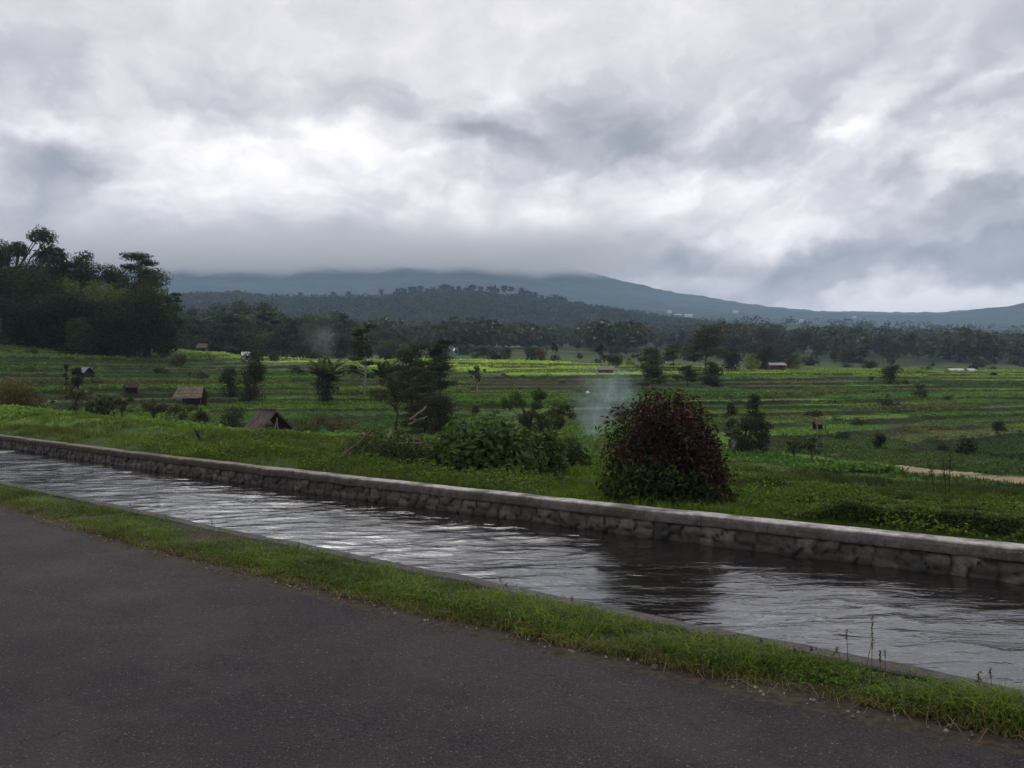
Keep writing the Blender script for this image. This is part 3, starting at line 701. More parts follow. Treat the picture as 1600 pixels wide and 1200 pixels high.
        for i in range(11):
            a = i*2.399; L_ = .60*h; e0 = 1.25-.07*i; q = np.linspace(0, 1, 7); el_ = e0-q*1.25
            st = np.stack([np.cos(el_)*math.cos(a), np.cos(el_)*math.sin(a), np.sin(el_)], 1); p_ = np.array([0, 0, .46*h])+np.cumsum(st, 0)*L_/7
            sd = np.array([-math.sin(a), math.cos(a), 0]); w_ = (.13*h*np.sin(np.pi*np.clip(q*.9+.06, 0, 1)))[:, None]
            V_ = np.stack([p_-sd*w_-[0, 0, .02*h], p_+[0, 0, .01*h], p_+sd*w_-[0, 0, .02*h]], 1).reshape(-1, 3)
            Vs.append(V_); Qs.append(grid_faces(7, 3)+off); off += 21; Cs.append(np.repeat(tint(col, 1, r), 21, 0))
        V, Q, C = np.vstack(Vs), np.vstack(Qs), np.vstack(Cs)
    return tb, V, Q, C
def pxs(Y): return 2.1*Y/887.          # size of a leaf clump at this distance
def tree(name, label, cat, px, Y, py_top, wpx, kind, col, seed, group=None, bark=(.07,.06,.05), s=None, h=None, sink=0, crown='crown', stem='trunk', nmax=5000):
    x = X_(px, Y); z = gz(x, Y)-sink; h = h or Zp(py_top, Y)-z; W_ = wpx/F*Y
    s = s or max(.05, pxs(Y))
    tb, V, Q, C = build_tree(kind, W_, h, s, col, seed, bark, nmax)
    t = thing(name, label, cat, (x, Y, z), 0, group)
    tb.build(stem, M_bark, t, smooth=True)
    mk(crown, V, [Q], M_leaf, C, t)
    return t
def dup(t, loc, sc=1.0, rz=0.0, label=None, group=None):
    o = t.copy(); COL.objects.link(o); o.location = loc; o.scale = (sc, sc, sc) if np.isscalar(sc) else sc; o.rotation_euler = (0, 0, rz)
    if label: o['label'] = label
    if group: o['group'] = group
    for ch in t.children:
        k = ch.copy(); COL.objects.link(k); k.parent = o
    return o
DG = (.030,.050,.014); MG = (.042,.074,.018); OL = (.062,.072,.026); BB = (.080,.110,.026); BR = (.060,.048,.030)
# ---- the tall wood on the left
LW = [('broadleaf_tree','airy dark tree standing tallest at the far left edge of the wood','tree',22,172,352,95,'airy',(.026,.036,.022),1),
 ('broadleaf_tree','dark dense tree filling the left edge below the tallest airy tree','tree',8,168,408,110,'tall',(.024,.040,.014),2),
 ('coconut_palm','dark coconut palm in the wood between the tallest tree and the flat topped tree','palm',52,166,390,40,'palm',(.034,.046,.020),3),
 ('broadleaf_tree','flat topped dark tree left of the middle of the wood','tree',98,178,384,64,'layer',(.028,.044,.020),4),
 ('broadleaf_tree','dark tree with a knobbly top right of the flat topped tree','tree',136,180,382,50,'tall',(.028,.042,.018),5),
 ('broadleaf_tree','dark tree sloping down between the knobbly tree and the tiered tree','tree',168,176,404,60,'tall',(.030,.046,.018),6),
 ('broadleaf_tree','tall tiered tree at the right end of the tall wood','tree',216,170,394,92,'layer',(.026,.042,.018),7),
 ('broadleaf_tree','dense dark tree below the tiered tree at the right end of the wood','tree',232,164,424,84,'tall',(.024,.042,.014),8),
 ('broadleaf_tree','lower dark tree stepping down at the right foot of the tall wood','tree',262,176,455,56,'layer',(.026,.042,.018),9),
 ('bamboo','olive green bamboo clump in the middle of the tall wood','bamboo',122,160,424,66,'bamboo',(.085,.115,.030),10),
 ('bamboo','yellow green bamboo clump left of the tiered tree','bamboo',160,158,432,62,'bamboo',(.095,.120,.032),11),
 ('bamboo','paler bamboo plume under the right end of the tall wood','bamboo',232,157,440,44,'bamboo',(.075,.10,.028),12),
 ('broadleaf_tree','dark tree behind the bamboo in the middle of the wood','tree',60,158,420,90,'tall',(.022,.038,.013),13),
 ('broadleaf_tree','lowest dark tree in front of the bamboo clumps','tree',96,152,462,90,'broad',(.018,.032,.011),14),
 ('broadleaf_tree','dark rounded tree in front of the yellow green bamboo','tree',158,152,468,90,'broad',(.018,.032,.011),15),
 ('broadleaf_tree','dark rounded tree in front of the tiered tree','tree',212,152,470,92,'broad',(.018,.032,.011),16),
 ('broadleaf_tree','dark rounded tree at the left edge under the airy tree','tree',24,152,456,100,'broad',(.018,.032,.011),17),
 ('broadleaf_tree','small feathery tree at the right edge of the wood against the mountain','tree',275,182,462,30,'layer',(.040,.062,.034),18),
 ('shrub','grey green rounded shrub at the foot of the wood above the terraces','shrub',128,146,492,52,'bush',(.036,.052,.020),19),
 ('broadleaf_tree','dark leafy tree standing behind the lone palm in the wood','tree',44,176,404,80,'tall',(.022,.036,.014),101),
 ('broadleaf_tree','dark broad tree behind the flat topped tree','tree',86,184,398,80,'tall',(.024,.038,.015),102),
 ('broadleaf_tree','dark broad tree behind the yellow green bamboo','tree',186,182,416,80,'tall',(.024,.038,.015),103),
 ('broadleaf_tree','dark leafy tree right behind the knobbly tree','tree',128,184,400,80,'broad',(.024,.038,.015),104),
 ('broadleaf_tree','dark filling tree between airy tree and lone palm','tree',30,170,420,90,'broad',(.020,.034,.013),105),
 ('broadleaf_tree','dark spreading tree under the tiered tree facing the terraces','tree',226,156,452,90,'broad',(.020,.034,.013),106),
 ('broadleaf_tree','dark filling tree behind the grey green shrub','tree',126,156,466,90,'broad',(.018,.030,.011),107),
 ('broadleaf_tree','dark tree left of the grey green shrub at the wood edge','tree',66,152,476,90,'broad',(.018,.030,.011),108),
 ('broadleaf_tree','dark filling tree in front of the right bamboo plume','tree',186,150,478,80,'broad',(.018,.030,.011),109),
 ('broadleaf_tree','dark tree filling the foot of the wood at its right end','tree',256,158,478,50,'broad',(.018,.032,.011),20)]
for a in LW: tree(a[0], a[1], a[2], a[3], a[4], a[5], a[6], a[7], a[8], a[9], group='trees of the tall wood on the left' if a[0] == 'broadleaf_tree' else None, nmax=7000)
# ---- single trees and shrubs on the terraces
FT = [('creeper_clad_tree','narrow tree column wrapped in creepers with a light tip','tree',398,100,545,42,'column',(.040,.052,.020),31),
 ('creeper_clad_tree','short creeper mound at the foot of the narrow tree column','tree',386,97,588,36,'column',(.036,.040,.018),32),
 ('shrub','dark round shrub left of the creeper clad tree column','shrub',360,104,572,34,'bush',(.022,.036,.012),33),
 ('coconut_palm','young coconut palm with raised fronds standing alone on the terraces','palm',512,98,546,64,'ypalm',(.060,.078,.030),34),
 ('shrub','dark shrub at the foot of the lone young coconut palm','shrub',508,97,585,44,'bush',(.030,.038,.020),35),
 ('shade_tree','flat tiered tree with a thin pale trunk','tree',569,104,505,56,'layer',(.036,.052,.020),36),
 ('coconut_palm','dark young palm between the pale trunk tree and the big feathery tree','palm',598,98,538,50,'ypalm',(.034,.044,.018),37),
 ('shade_tree','big feathery tiered tree in the middle of the terraces','tree',642,78,536,100,'layer',(.034,.048,.018),38),
 ('shade_tree','lower brownish tree filling between the feathery tree and the brush pile','tree',664,66,572,92,'conifer',(.034,.040,.018),110),
 ('shade_tree','dark spreading tree with flat tiers right of the feathery tree','tree',686,88,530,66,'layer',(.022,.036,.018),39),
 ('broadleaf_tree','brown green low tree under the feathery tree above the brush pile','tree',618,66,584,84,'airy',(.046,.052,.022),40),
 ('broadleaf_tree','dark low spreading tree right of the brush pile','tree',688,60,614,66,'broad',(.026,.032,.018),41),
 ('sapling','thin leafy sapling with a pale stem right of the feathery tree','tree',745,110,572,26,'airy',(.050,.066,.030),42),
 ('broadleaf_tree','small leafy tree rising behind the broad leaved shrub','tree',826,34,609,66,'airy',(.040,.072,.018),43),
 ('broadleaf_tree','small round leafed tree leaning right behind the broad leaved shrub','tree',866,34,630,52,'airy',(.044,.078,.020),44),
 ('small_palm','tiny palm at the top edge of the far terraces','palm',938,232,540,26,'palm',(.030,.040,.018),45),
 ('broadleaf_tree','small tree beside the grey roofed field hut','tree',962,215,552,36,'broad',(.034,.050,.022),46),
 ('broadleaf_tree','round dark tree on the terrace crest left of the big spreading tree','tree',1020,205,545,60,'broad',(.030,.046,.016),47),
 ('broadleaf_tree','bright topped small tree beside the big spreading tree','tree',1052,215,536,44,'layer',(.040,.068,.024),48),
 ('rain_tree','big spreading tree with tiered crown on the terrace crest','tree',1102,200,510,82,'layer',(.040,.046,.024),49),
 ('broadleaf_tree','dark rounded tree touching the right side of the big spreading tree','tree',1142,212,540,38,'broad',(.024,.034,.022),50),
 ('broadleaf_tree','dark low tree below the crest under the big spreading tree','tree',1074,150,572,44,'layer',(.026,.040,.016),51),
 ('shade_tree','slim tree with a pale trunk behind the red leaved bush','tree',1015,120,556,54,'layer',(.042,.060,.026),52),
 ('shade_tree','slim pale trunk tree right of the red leaved bush top','tree',1105,125,566,50,'layer',(.034,.050,.022),53),
 ('haystack_shrub','yellow green cone shaped shrub on the crest','shrub',1174,222,553,26,'bush',(.135,.170,.030),54),
 ('haystack_shrub','small yellow green shrub beside the grey roofed field hut','shrub',986,218,564,20,'bush',(.135,.170,.030),55),
 ('broadleaf_tree','brown green tree on the crest left of the long field shed','tree',1196,226,538,42,'broad',(.044,.042,.026),56),
 ('shrub','reddish brown bush right of the long field shed','shrub',1236,232,556,26,'bush',(.075,.050,.030),57),
 ('broadleaf_tree','dark bush standing on the mid slope above the dark round tree','tree',1180,72,614,28,'broad',(.024,.036,.014),58),
 ('shrub','small dark bush left of the mid slope bush','shrub',1141,74,625,22,'bush',(.026,.038,.014),59),
 ('broadleaf_tree','dark round tree with a side lobe right of the red leaved bush','tree',1162,48,654,48,'broad',(.018,.028,.012),60),
 ('broadleaf_tree','dark small tree leaning right beside the dark round tree','tree',1190,49,654,34,'broad',(.018,.028,.012),61),
 ('shrub','wide dark bush on the right part of the crest','shrub',1357,240,564,38,'bush',(.022,.030,.014),62),
 ('banana_plant','dark banana clump with pale upright leaves on the right of the crest','banana plant',1397,180,560,34,'banana',(.060,.075,.030),63),
 ('broadleaf_tree','dark bush under the banana clump on the right of the crest','tree',1392,176,572,34,'bush',(.022,.034,.014),64),
 ('shrub','dark shrub in the upper right terraces','shrub',1438,140,600,24,'bush',(.024,.032,.014),65),
 ('shrub','low wide dark shrub in the middle of the right terraces','shrub',1388,118,624,42,'bush',(.024,.034,.018),66),
 ('banana_plant','pale leaved banana plant over the low wide shrub','banana plant',1384,120,607,26,'banana',(.070,.095,.035),67),
 ('shrub','feathery shrub at the left end of the bare brown plot','shrub',1268,42,686,44,'airy',(.036,.056,.020),68),
 ('shrub','second feathery shrub nearer the dark round tree','shrub',1240,44,688,24,'airy',(.032,.050,.018),69),
 ('banana_plant','tiny bright banana plant behind the bare brown plot','banana plant',1302,54,705,18,'banana',(.085,.130,.035),70),
 ('shrub','tiny dark shrub standing alone near the right edge of the crest','shrub',1553,225,582,8,'bush',(.018,.024,.012),71),
 ('shrub','broad reddish brown shrub thicket at the left edge','shrub',18,50,596,110,'bush',(.085,.070,.030),72),
 ('shrub','thin brown weedy shrub behind the left grass bank','shrub',118,50,600,38,'airy',(.070,.066,.030),73),
 ('shrub','dark weedy shrub right of the brown weedy shrub','shrub',190,54,622,30,'airy',(.040,.040,.022),74),
 ('shrub','weedy shrub in front of the plank roofed hut','shrub',284,50,634,46,'airy',(.046,.050,.024),75),
 ('shrub','dark green shrub left of the plank roofed hut','shrub',240,60,624,40,'airy',(.040,.048,.022),76),
 ('shrub','dark hedge clump behind the thatched hut on the canal bank','shrub',362,62,644,54,'bush',(.028,.048,.014),77),
 ('shrub','dark bush beside the small dark field hut','shrub',122,92,570,22,'bush',(.026,.030,.016),78),
 ('shrub','tiny dark post shaped shrub left of the small dark field hut','shrub',103,92,567,7,'column',(.030,.032,.016),79),
 ('shrub','round dark green shrub right of the broad leaved shrub','shrub',892,22,680,46,'bush',(.030,.056,.014),80),
 ('sapling','little sapling standing in the grass under the broad leaved shrub','sapling',873,15.6,706,22,'bush',(.026,.052,.014),81),
 ('shrub','brown twiggy shrub on the terrace left of the small leafy tree','shrub',520,62,650,60,'airy',(.070,.055,.030),82),
 ('shrub','pale green weedy shrub between thatched hut and brush pile','shrub',486,48,660,60,'bush',(.060,.080,.026),83),
 ('shrub','low grey brown shrub on the terrace crest behind the left fields','shrub',282,150,556,50,'bush',(.052,.058,.028),84),
 ('shrub','tiny shrub on the left terraces above the plank roofed hut','shrub',310,118,582,24,'airy',(.040,.050,.022),85),
 ('shrub','brown thin shrub beside the white roofed hut','shrub',428,190,551,18,'bush',(.050,.050,.026),86),
 ('broadleaf_tree','flat brown topped tree beyond the sunlit-coloured terrace','tree',756,300,540,46,'layer',(.058,.056,.028),87),
 ('broadleaf_tree','small dark tree beyond the sunlit-coloured terrace beside the flat brown tree','tree',790,290,543,22,'broad',(.030,.040,.022),88),
 ('broadleaf_tree','reddish small tree beyond the sunlit-coloured terrace','tree',845,290,544,20,'broad',(.075,.055,.035),89)]
for a in FT:
    pale = 'pale' in a[1] and ('trunk' in a[1] or 'stem' in a[1])
    tree(a[0], a[1], a[2], a[3], a[4], a[5], a[6], a[7], a[8], a[9], bark=(.28,.25,.20) if pale else (.06,.05,.04), stem='stem' if 'shrub' in a[0] or 'sapling' in a[0] or 'banana' in a[0] else 'trunk',
         crown='leaves' if 'banana' in a[0] else 'foliage' if 'shrub' in a[0] or 'sapling' in a[0] else 'crown', s=max(.06, pxs(a[4])), nmax=4500)
# ---- woods in the middle distance: single trees copied from a few models
def models(Y, hs, tag_):
    out = []
    for i, (kind, W_, h, col) in enumerate(hs):
        tb, V, Q, C = build_tree(kind, W_, h, pxs(Y)*1.15, col, 300+i+int(Y), (.08,.07,.06), 1400)
        t = thing('coconut_palm' if kind == 'palm' else 'broadleaf_tree', '', 'palm' if kind == 'palm' else 'tree')
        tb.build('trunk', M_bark, t, smooth=True); mk('crown', V, [Q], M_leaf, C, t); out.append(t)
    return out
LMK = [(-50,190,'above the bluish roofed hut'),(190,250,'beside the tall wood'),(250,330,'over the plank roofed hut'),(330,372,'over the dark round shrub'),(372,410,'over the creeper clad tree'),(410,440,'right of the creeper clad tree'),(440,485,'left of the lone young palm'),
 (485,540,'over the lone young palm'),(540,590,'behind the pale trunked tiered tree'),(590,625,'behind the dark young palm'),(625,665,'behind the big feathery tree'),(665,705,'behind the dark spreading tree'),(705,740,'near the bright blue white shed'),(740,800,'behind the flat brown tree'),(800,850,'over the round leaved shrub'),(850,900,'left above the smoke'),(900,960,'above the smoke'),(960,1000,'behind the grey roofed hut'),
 (1000,1040,'behind the round crest tree'),(1040,1080,'left of the spreading tree'),(1080,1130,'behind the spreading tree'),(1130,1160,'right of the spreading tree'),(1160,1185,'behind the yellow green shrub'),(1185,1230,'behind the long field shed'),(1230,1280,'behind the reddish bush'),(1280,1330,'left of the wide dark crest bush'),(1330,1380,'behind the wide dark crest bush'),
 (1380,1420,'behind the dark banana clump'),(1420,1470,'left of the white houses'),(1470,1530,'behind the white houses'),(1530,1570,'right of the white houses'),(1570,1700,'at the right edge')]
def landmark(px): return next((n for a, b, n in LMK if a <= px < b), 'out at the edge')
def wood(Y, spots, hs, group, labels, seed, zfun=None):
    r = np.random.default_rng(seed); ms = models(Y, hs, group); used = set()
    for (px, y, top) in spots:
        i = r.integers(len(ms)); m_ = ms[i]; kind, W_, h, col = hs[i]
        x = X_(px, y); z = zfun(x, y) if zfun else gz(x, y)
        sc = max(.35, (Zp(top, y)-z)/h); sx = sc*r.uniform(.85, 1.25) if sc < 1.4 else sc*.8
        lab = labels[kind]+('' if zfun else (', back row of ' if y > Y*1.12 else ', middle row of ' if y > Y*.92 else ', front row of ')+labels['w'])+' '+landmark(px)
        if len(lab.split()) > 16: lab = lab.replace(', middle row of ', ' mid row of ').replace(' behind the ', ' behind ').replace('of the ', 'of ')
        if i not in used: m_.location = (x, y, z-.3); m_.scale = (sx, sx, sc); m_.rotation_euler = (0, 0, r.uniform(0, 6)); m_['label'] = lab; m_['group'] = group; used.add(i)
        else: dup(m_, (x, y, z-.3), (sx, sx, sc), r.uniform(0, 6), lab, group)
    for i, m_ in enumerate(ms):
        if i not in used:
            for ch in list(m_.children): bpy.data.objects.remove(ch)
            bpy.data.objects.remove(m_)
r = np.random.default_rng(50)
tx = np.array([262,300,340,378,410,440,470,500,530,560,600,640,700]); ty = np.array([478,478,476,474,472,478,482,482,488,500,508,520,532])
sp = []
for i in range(60):
    px = r.uniform(255, 640); y = r.uniform(270, 420); f = (y-270)/150; top = np.interp(px, tx, ty)+(1-f)*r.uniform(4, 42)+r.uniform(0, 14)
    sp.append((px, y, top))
sp += [(375,400,471),(405,395,470),(412,380,474),(340,400,478),(500,360,480),(534,380,487),(300,420,478)]
hs1 = [('broad',13,15,(.030,.044,.020)),('tall',10,17,(.026,.040,.018)),('layer',14,15,(.036,.046,.026)),('broad',12,13,(.048,.050,.028)),('palm',9,15,(.034,.046,.022)),('bamboo',10,13,(.062,.078,.034)),('tall',9,16,(.034,.050,.024))]
wood(340, sp, hs1, 'trees of the wood behind the left terraces', {'broad': 'rounded dark tree', 'tall': 'tall dark tree', 'layer': 'tiered tree', 'palm': 'palm', 'bamboo': 'pale bamboo', 'w': 'the left middle wood'}, 5)
tx = np.array([1150,1190,1230,1270,1320,1370,1420,1480,1540,1600]); ty = np.array([520,514,518,522,524,527,530,540,549,552])
sp = []
for i in range(54):
    px = r.uniform(1120, 1640); y = r.uniform(330, 560); f = (y-330)/230; top = np.interp(px, tx, ty)+(1-f)*r.uniform(6, 30)+r.uniform(0, 10)
    if px > 1440 and f < .4: continue
    sp.append((px, y, top))
sp += [(1196,430,512),(1256,480,516),(1300,470,520),(1335,500,522),(1426,460,524),(1380,480,523),(1170,420,524)]
hs2 = [('broad',12,12,(.038,.042,.026)),('tall',9,14,(.036,.038,.026)),('broad',13,12,(.052,.046,.032)),('palm',9,13,(.046,.048,.028)),('layer',12,13,(.044,.046,.028))]
wood(440, sp, hs2, 'trees of the brownish wood on the right', {'broad': 'rounded tree', 'tall': 'tall tree', 'palm': 'palm', 'layer': 'tiered tree', 'w': 'the brownish wood'}, 6)
sp = []
for i in range(46):
    px = r.uniform(640, 1130); y = r.uniform(560, 900); sp.append((px, y, 536+r.uniform(-16, 8)-(8 if px > 980 else 0)))
hs3 = [('broad',14,13,(.034,.044,.024)),('broad',15,12,(.044,.046,.028)),('palm',9,13,(.036,.046,.026)),('tall',9,14,(.030,.042,.024))]
wood(700, sp, hs3, 'trees at the foot of the wooded hill', {'broad': 'rounded tree', 'tall': 'tall tree', 'palm': 'palm', 'w': 'the hill foot'}, 7)
sp = []
for i in range(64):
    px = r.uniform(20, 1600); y = math.exp(r.uniform(math.log(58), math.log(190))); zt = gz(X_(px, y), y); sp.append((px, y, 600-(zt+r.uniform(.5, 1.6)-EYE)/y*F))
wood(105, sp, [('bush',1.7,1.2,(.034,.050,.020)),('bush',1.2,1.3,(.046,.056,.026)),('column',.8,1.6,(.040,.050,.022)),('bush',2.2,1.0,(.028,.040,.016)),('banana',1.4,1.6,(.050,.085,.028))], 'small shrubs dotted over the terraces', {'bush': 'small rounded shrub', 'column': 'small upright shrub', 'banana': 'small banana plant', 'w': 'the terrace shrubs'}, 9)
sp = []
for i in range(60):
    px = r.uniform(600, 1610); y = r.uniform(265, 420); zt = gz(X_(px, y), y); sp.append((px, y, 600-(zt+r.uniform(1.5, 5.5)-EYE)/y*F))
wood(330, sp, [('bush',6,4,(.036,.046,.024)),('broad',6,5.5,(.044,.048,.028)),('bush',8,3.4,(.030,.042,.022)),('palm',5,6,(.040,.050,.026))], 'bushes just beyond the terrace crest', {'bush': 'low dark bush', 'broad': 'small round tree', 'palm': 'small palm', 'w': 'growth past the crest'}, 10)
# ridge palms: each stands free against the mountain
def hzf(x, y): return float(Hz(np.array([x]), np.array([y]))[0])
pp = [622,630,641,648,658,669,676,690,694,702,707,716,729,741,752,764,771,778,786,798,815,822,829,836,846,857,866,873,880,903,940,968,1002,700,735,790,860,596,545,520,470]
sp = [(p, 1600, np.interp((p), [450,620,700,790,870,950,1050], [459,454,448,451,466,483,498])+r.uniform(-3, 2.5)) for p in pp]
wood(1600, sp, [('palm',8,15,(.026,.036,.024)),('palm',7,16,(.022,.032,.020)),('palm',10,14,(.030,.040,.026))], 'palms along the ridge of the wooded hill', {'palm': 'far palm on the hill ridge'}, 8, hzf)
# hill and valley canopy: reads as one mass
def canopy(name, label, n, fx, zf, rad, k, s, seed, cols):
    r = np.random.default_rng(seed); X, Y = fx(r, n); n = len(X); Z = zf(X, Y); rr = rad*r.uniform(.6, 1.35, n)
    cc = np.array(cols)[r.integers(len(cols), size=n)]*r.uniform(.7, 1.3, (n, 1))
    i = np.repeat(np.arange(n), k); dv = nrm(r.normal(size=(n*k, 3))); dv[:, 2] = np.abs(dv[:, 2])
    P_ = np.stack([X, Y, Z+rr*.5], 1)[i]+dv*rr[i][:, None]*np.array([[1, 1, 1.05]])
    V, Q, C = leaves(P_, dv+r.normal(size=dv.shape)*.35, s*r.uniform(.7, 1.3, n*k), s*.75, cc[i]*r.uniform(.75, 1.25, (n*k, 1)), r)
    mk(name, V, [Q], M_leaf, C, kind='stuff', label=label, category='woodland')
def fhill(r, n):
    px = r.uniform(180, 1160, n); Y = r.uniform(1080, 1720, n); return X_(px, 1600)*1.0+0*Y, Y
canopy('hill_forest', 'unbroken forest covering the hill in front of the mountain', 7500, fhill, Hz, 7.5, 15, 3.6, 71,
       [(.022,.036,.018),(.030,.044,.020),(.040,.046,.024),(.055,.050,.028),(.024,.040,.022),(.060,.066,.030)])
def fval(r, n):
    px = r.uniform(560, 1700, n); Y = np.exp(r.uniform(math.log(430), math.log(2400), n)); k = (fbm(px/60, Y/90, 3, 3) > .43+.12*(Y < 620)) & ((px > 880) | (Y < 1150)) & ((px < 1080) | (Y < 1250) | (r.uniform(size=n) < .12)) & ((px < 1180) | (fbm(px/28+5, Y/60, 8, 2) > .47)); return X_(px, Y)[k], Y[k]
canopy('valley_forest', 'hazy forest in the valley between the brownish wood and the mountain', 8500, fval, lambda x, y: np.maximum(H(x, y), np.where((y > 1910), Mz(x, y), -99)), 8, 11, 4.2, 72,
       [(.026,.040,.020),(.036,.044,.024),(.058,.050,.032),(.048,.054,.028)])
# ================================================================ foreground plants
def shoot_bush(t, Wd, ht, n, leafL, leafW, colf, seed, dense=.55):
    """dome of leaves on many stems"""
    r = np.random.default_rng(seed); sb = MB()
    for i in range(34):
        a = r.uniform(0, 6.28); q = r.uniform(.1, .95); e = (math.cos(a)*q*Wd*.46, math.sin(a)*q*Wd*.46, ht*math.sqrt(1-.8*q*q)*r.uniform(.8, 1.0))
        sb.tube([(e[0]*.12, e[1]*.12, -.1), (e[0]*.5, e[1]*.5, e[2]*.55), e], [.016, .010, .004], 5, (.06,.045,.035))
    sb.build('stems', M_bark, t, smooth=True)
    return sb
def dome_leaves(n, Wd, ht, r, sq=.5, shell=.5, seed=0, lumps=.16):
    dv = nrm(r.normal(size=(n, 3))); dv[:, 2] = np.abs(dv[:, 2])*1.1-.12; dv = nrm(dv)
    az_ = np.arctan2(dv[:, 1], dv[:, 0]); lump = 1+lumps*(fbm(az_*2.2+9, dv[:, 2]*3+4, seed, 4)-.5)*2.6
    q = r.uniform(shell, 1.0, n)**.55
    hz_ = np.hypot(dv[:, 0], dv[:, 1]); se = (hz_**2.7+np.abs(dv[:, 2])**2.7)**(-1/2.7); P_ = dv*np.array([[Wd*.5, Wd*.5, ht]])*(q*lump*(1+(se-1)*.8))[:, None]
    P_[:, 2] = np.maximum(P_[:, 2], .02); return P_, dv, q
def red_bush():
    x, y = 2.20, 12.6; z = gz(x, y); ht = Zp(618, y)-z; Wd = 206/F*y
    t = thing('red_leaved_bush', 'large rounded bush with dark red leaves above green ones beside the canal wall', 'bush', (x, y, z-.04)); r = np.random.default_rng(21)
    shoot_bush(t, Wd, ht, 0, 0, 0, None, 22)
    n = 17000; P_, dv, q = dome_leaves(n, Wd, ht, r, shell=.22, seed=3, lumps=.22)
    # fuller on the right, a sloping left shoulder
    P_[:, 0] *= np.where(P_[:, 0] < 0, 1.04-.10*ss(P_[:, 2], .7*ht, ht), 1.0)
    rn = fbm(P_[:, 0]*1.5+5, P_[:, 2]*2.0+P_[:, 1], 6, 3)
    redp = ss(P_[:, 2]/ht+1.3*(rn-.5)+.15*np.sign(P_[:, 0])*.5, .22, .62)
    isred = r.uniform(size=n) < .30+.64*redp
    red = np.array([[.031,.0125,.0115]])*r.uniform(.45, 1.7, (n, 1)); dark = np.array([[.020,.009,.010]])*r.uniform(.6, 1.5, (n, 1)); red = np.where(r.uniform(size=(n, 1)) < .38, dark, red)
    red = np.where(r.uniform(size=(n, 1)) < .03, np.array([[.16,.10,.075]]), red)
    grn = tint((.036,.064,.015), n, r, .5, .15); col = np.where(isred[:, None], red, grn)
    V, Q, C = leaves(P_, dv*.8+r.normal(size=(n, 3))*.6+[0, 0, .3], r.uniform(.05, .115, n), r.uniform(.022, .045, n), col, r, .3)
    m = ~isred; qi = np.repeat(isred, 4)
    def sub(mask, name, lab=None):
        mv = np.repeat(mask, 4); Vv = V[mv]; o = mk(name, Vv, [np.arange(len(Vv)).reshape(-1, 4)], M_leaf, C[mv], t)
    sub(isred, 'red_foliage'); sub(m, 'green_foliage')
    sp_ = []
    for i in range(34):
        dv_ = nrm(r.normal(size=3)); dv_[2] = abs(dv_[2]); b_ = dv_*np.array([Wd*.49, Wd*.49, ht*.97]); L_ = r.uniform(.06, .2)
        sp_.append(b_+(dv_*.6+np.array([0, 0, .6]))*np.linspace(-.3, 1, 14)[:, None]*L_+r.normal(0, .015, (14, 3)))
    sp_ = np.vstack(sp_); k_ = len(sp_); rr_ = np.where(r.uniform(size=(k_, 1)) < .8, np.array([[.031,.0125,.0115]]), np.array([[.05,.08,.02]]))*r.uniform(.5, 1.5, (k_, 1))
    V2, Q2, C2 = leaves(sp_, r.normal(size=(k_, 3))+[0, 0, .3], r.uniform(.05, .10, k_), r.uniform(.02, .04, k_), rr_, r, .3)
    mk('shoot_leaves', V2, [Q2], M_leaf, C2, t)
    sb = MB()
    for (sx_, sz, l_) in ((-.32, ht*.93, .22), (.22, ht*.95, .26), (-.1, ht*.98, .15), (.5, ht*.8, .2), (-.55, ht*.72, .2), (.06, ht, .12)):
        sb.tube([(sx_, -.1, sz-.2), (sx_+.03, -.12, sz+l_)], [.007, .004], 4, (.14,.13,.06))
    sb.build('shoots', M_bark, t)
red_bush()
def broad_shrub(px, y, top, wpx, seed, label, n, lf, col, name='broad_leaved_shrub'):
    x = X_(px, y); z = gz(x, y); ht = Zp(top, y)-z; Wd = wpx/F*y; r = np.random.default_rng(seed)
    t = thing(name, label, 'shrub', (x, y, z-.03)); shoot_bush(t, Wd, ht, 0, 0, 0, None, seed+1)
    P_, dv, q = dome_leaves(n, Wd, ht, r, shell=.2, seed=seed, lumps=.28)
    V, Q, C = leaves(P_, dv*.7+r.normal(size=(n, 3))*.55+[0, -.1, .45], r.uniform(.6, 1.4, n)*lf, r.uniform(.45, .95, n)*lf, tint(col, n, r, .5, .12), r, .2)
    mk('foliage', V, [Q], M_leaf, C, t); return t
broad_shrub(772, 17.6, 652, 172, 41, 'wide dark green shrub with large round leaves on the bank', 3000, .145, (.040,.080,.018))
broad_shrub(712, 18.6, 655, 74, 43, 'green shrub with upright leaves left of the wide round leaved shrub', 1500, .13, (.044,.090,.020))
broad_shrub(846, 18.4, 668, 84, 45, 'lower green shrub on the right side of the wide round leaved shrub', 1500, .12, (.040,.078,.018))
broad_shrub(892, 20.5, 688, 64, 46, 'dark narrow leaved shrub at the right end of the shrub row', 1200, .10, (.024,.050,.014), 'dark_shrub')
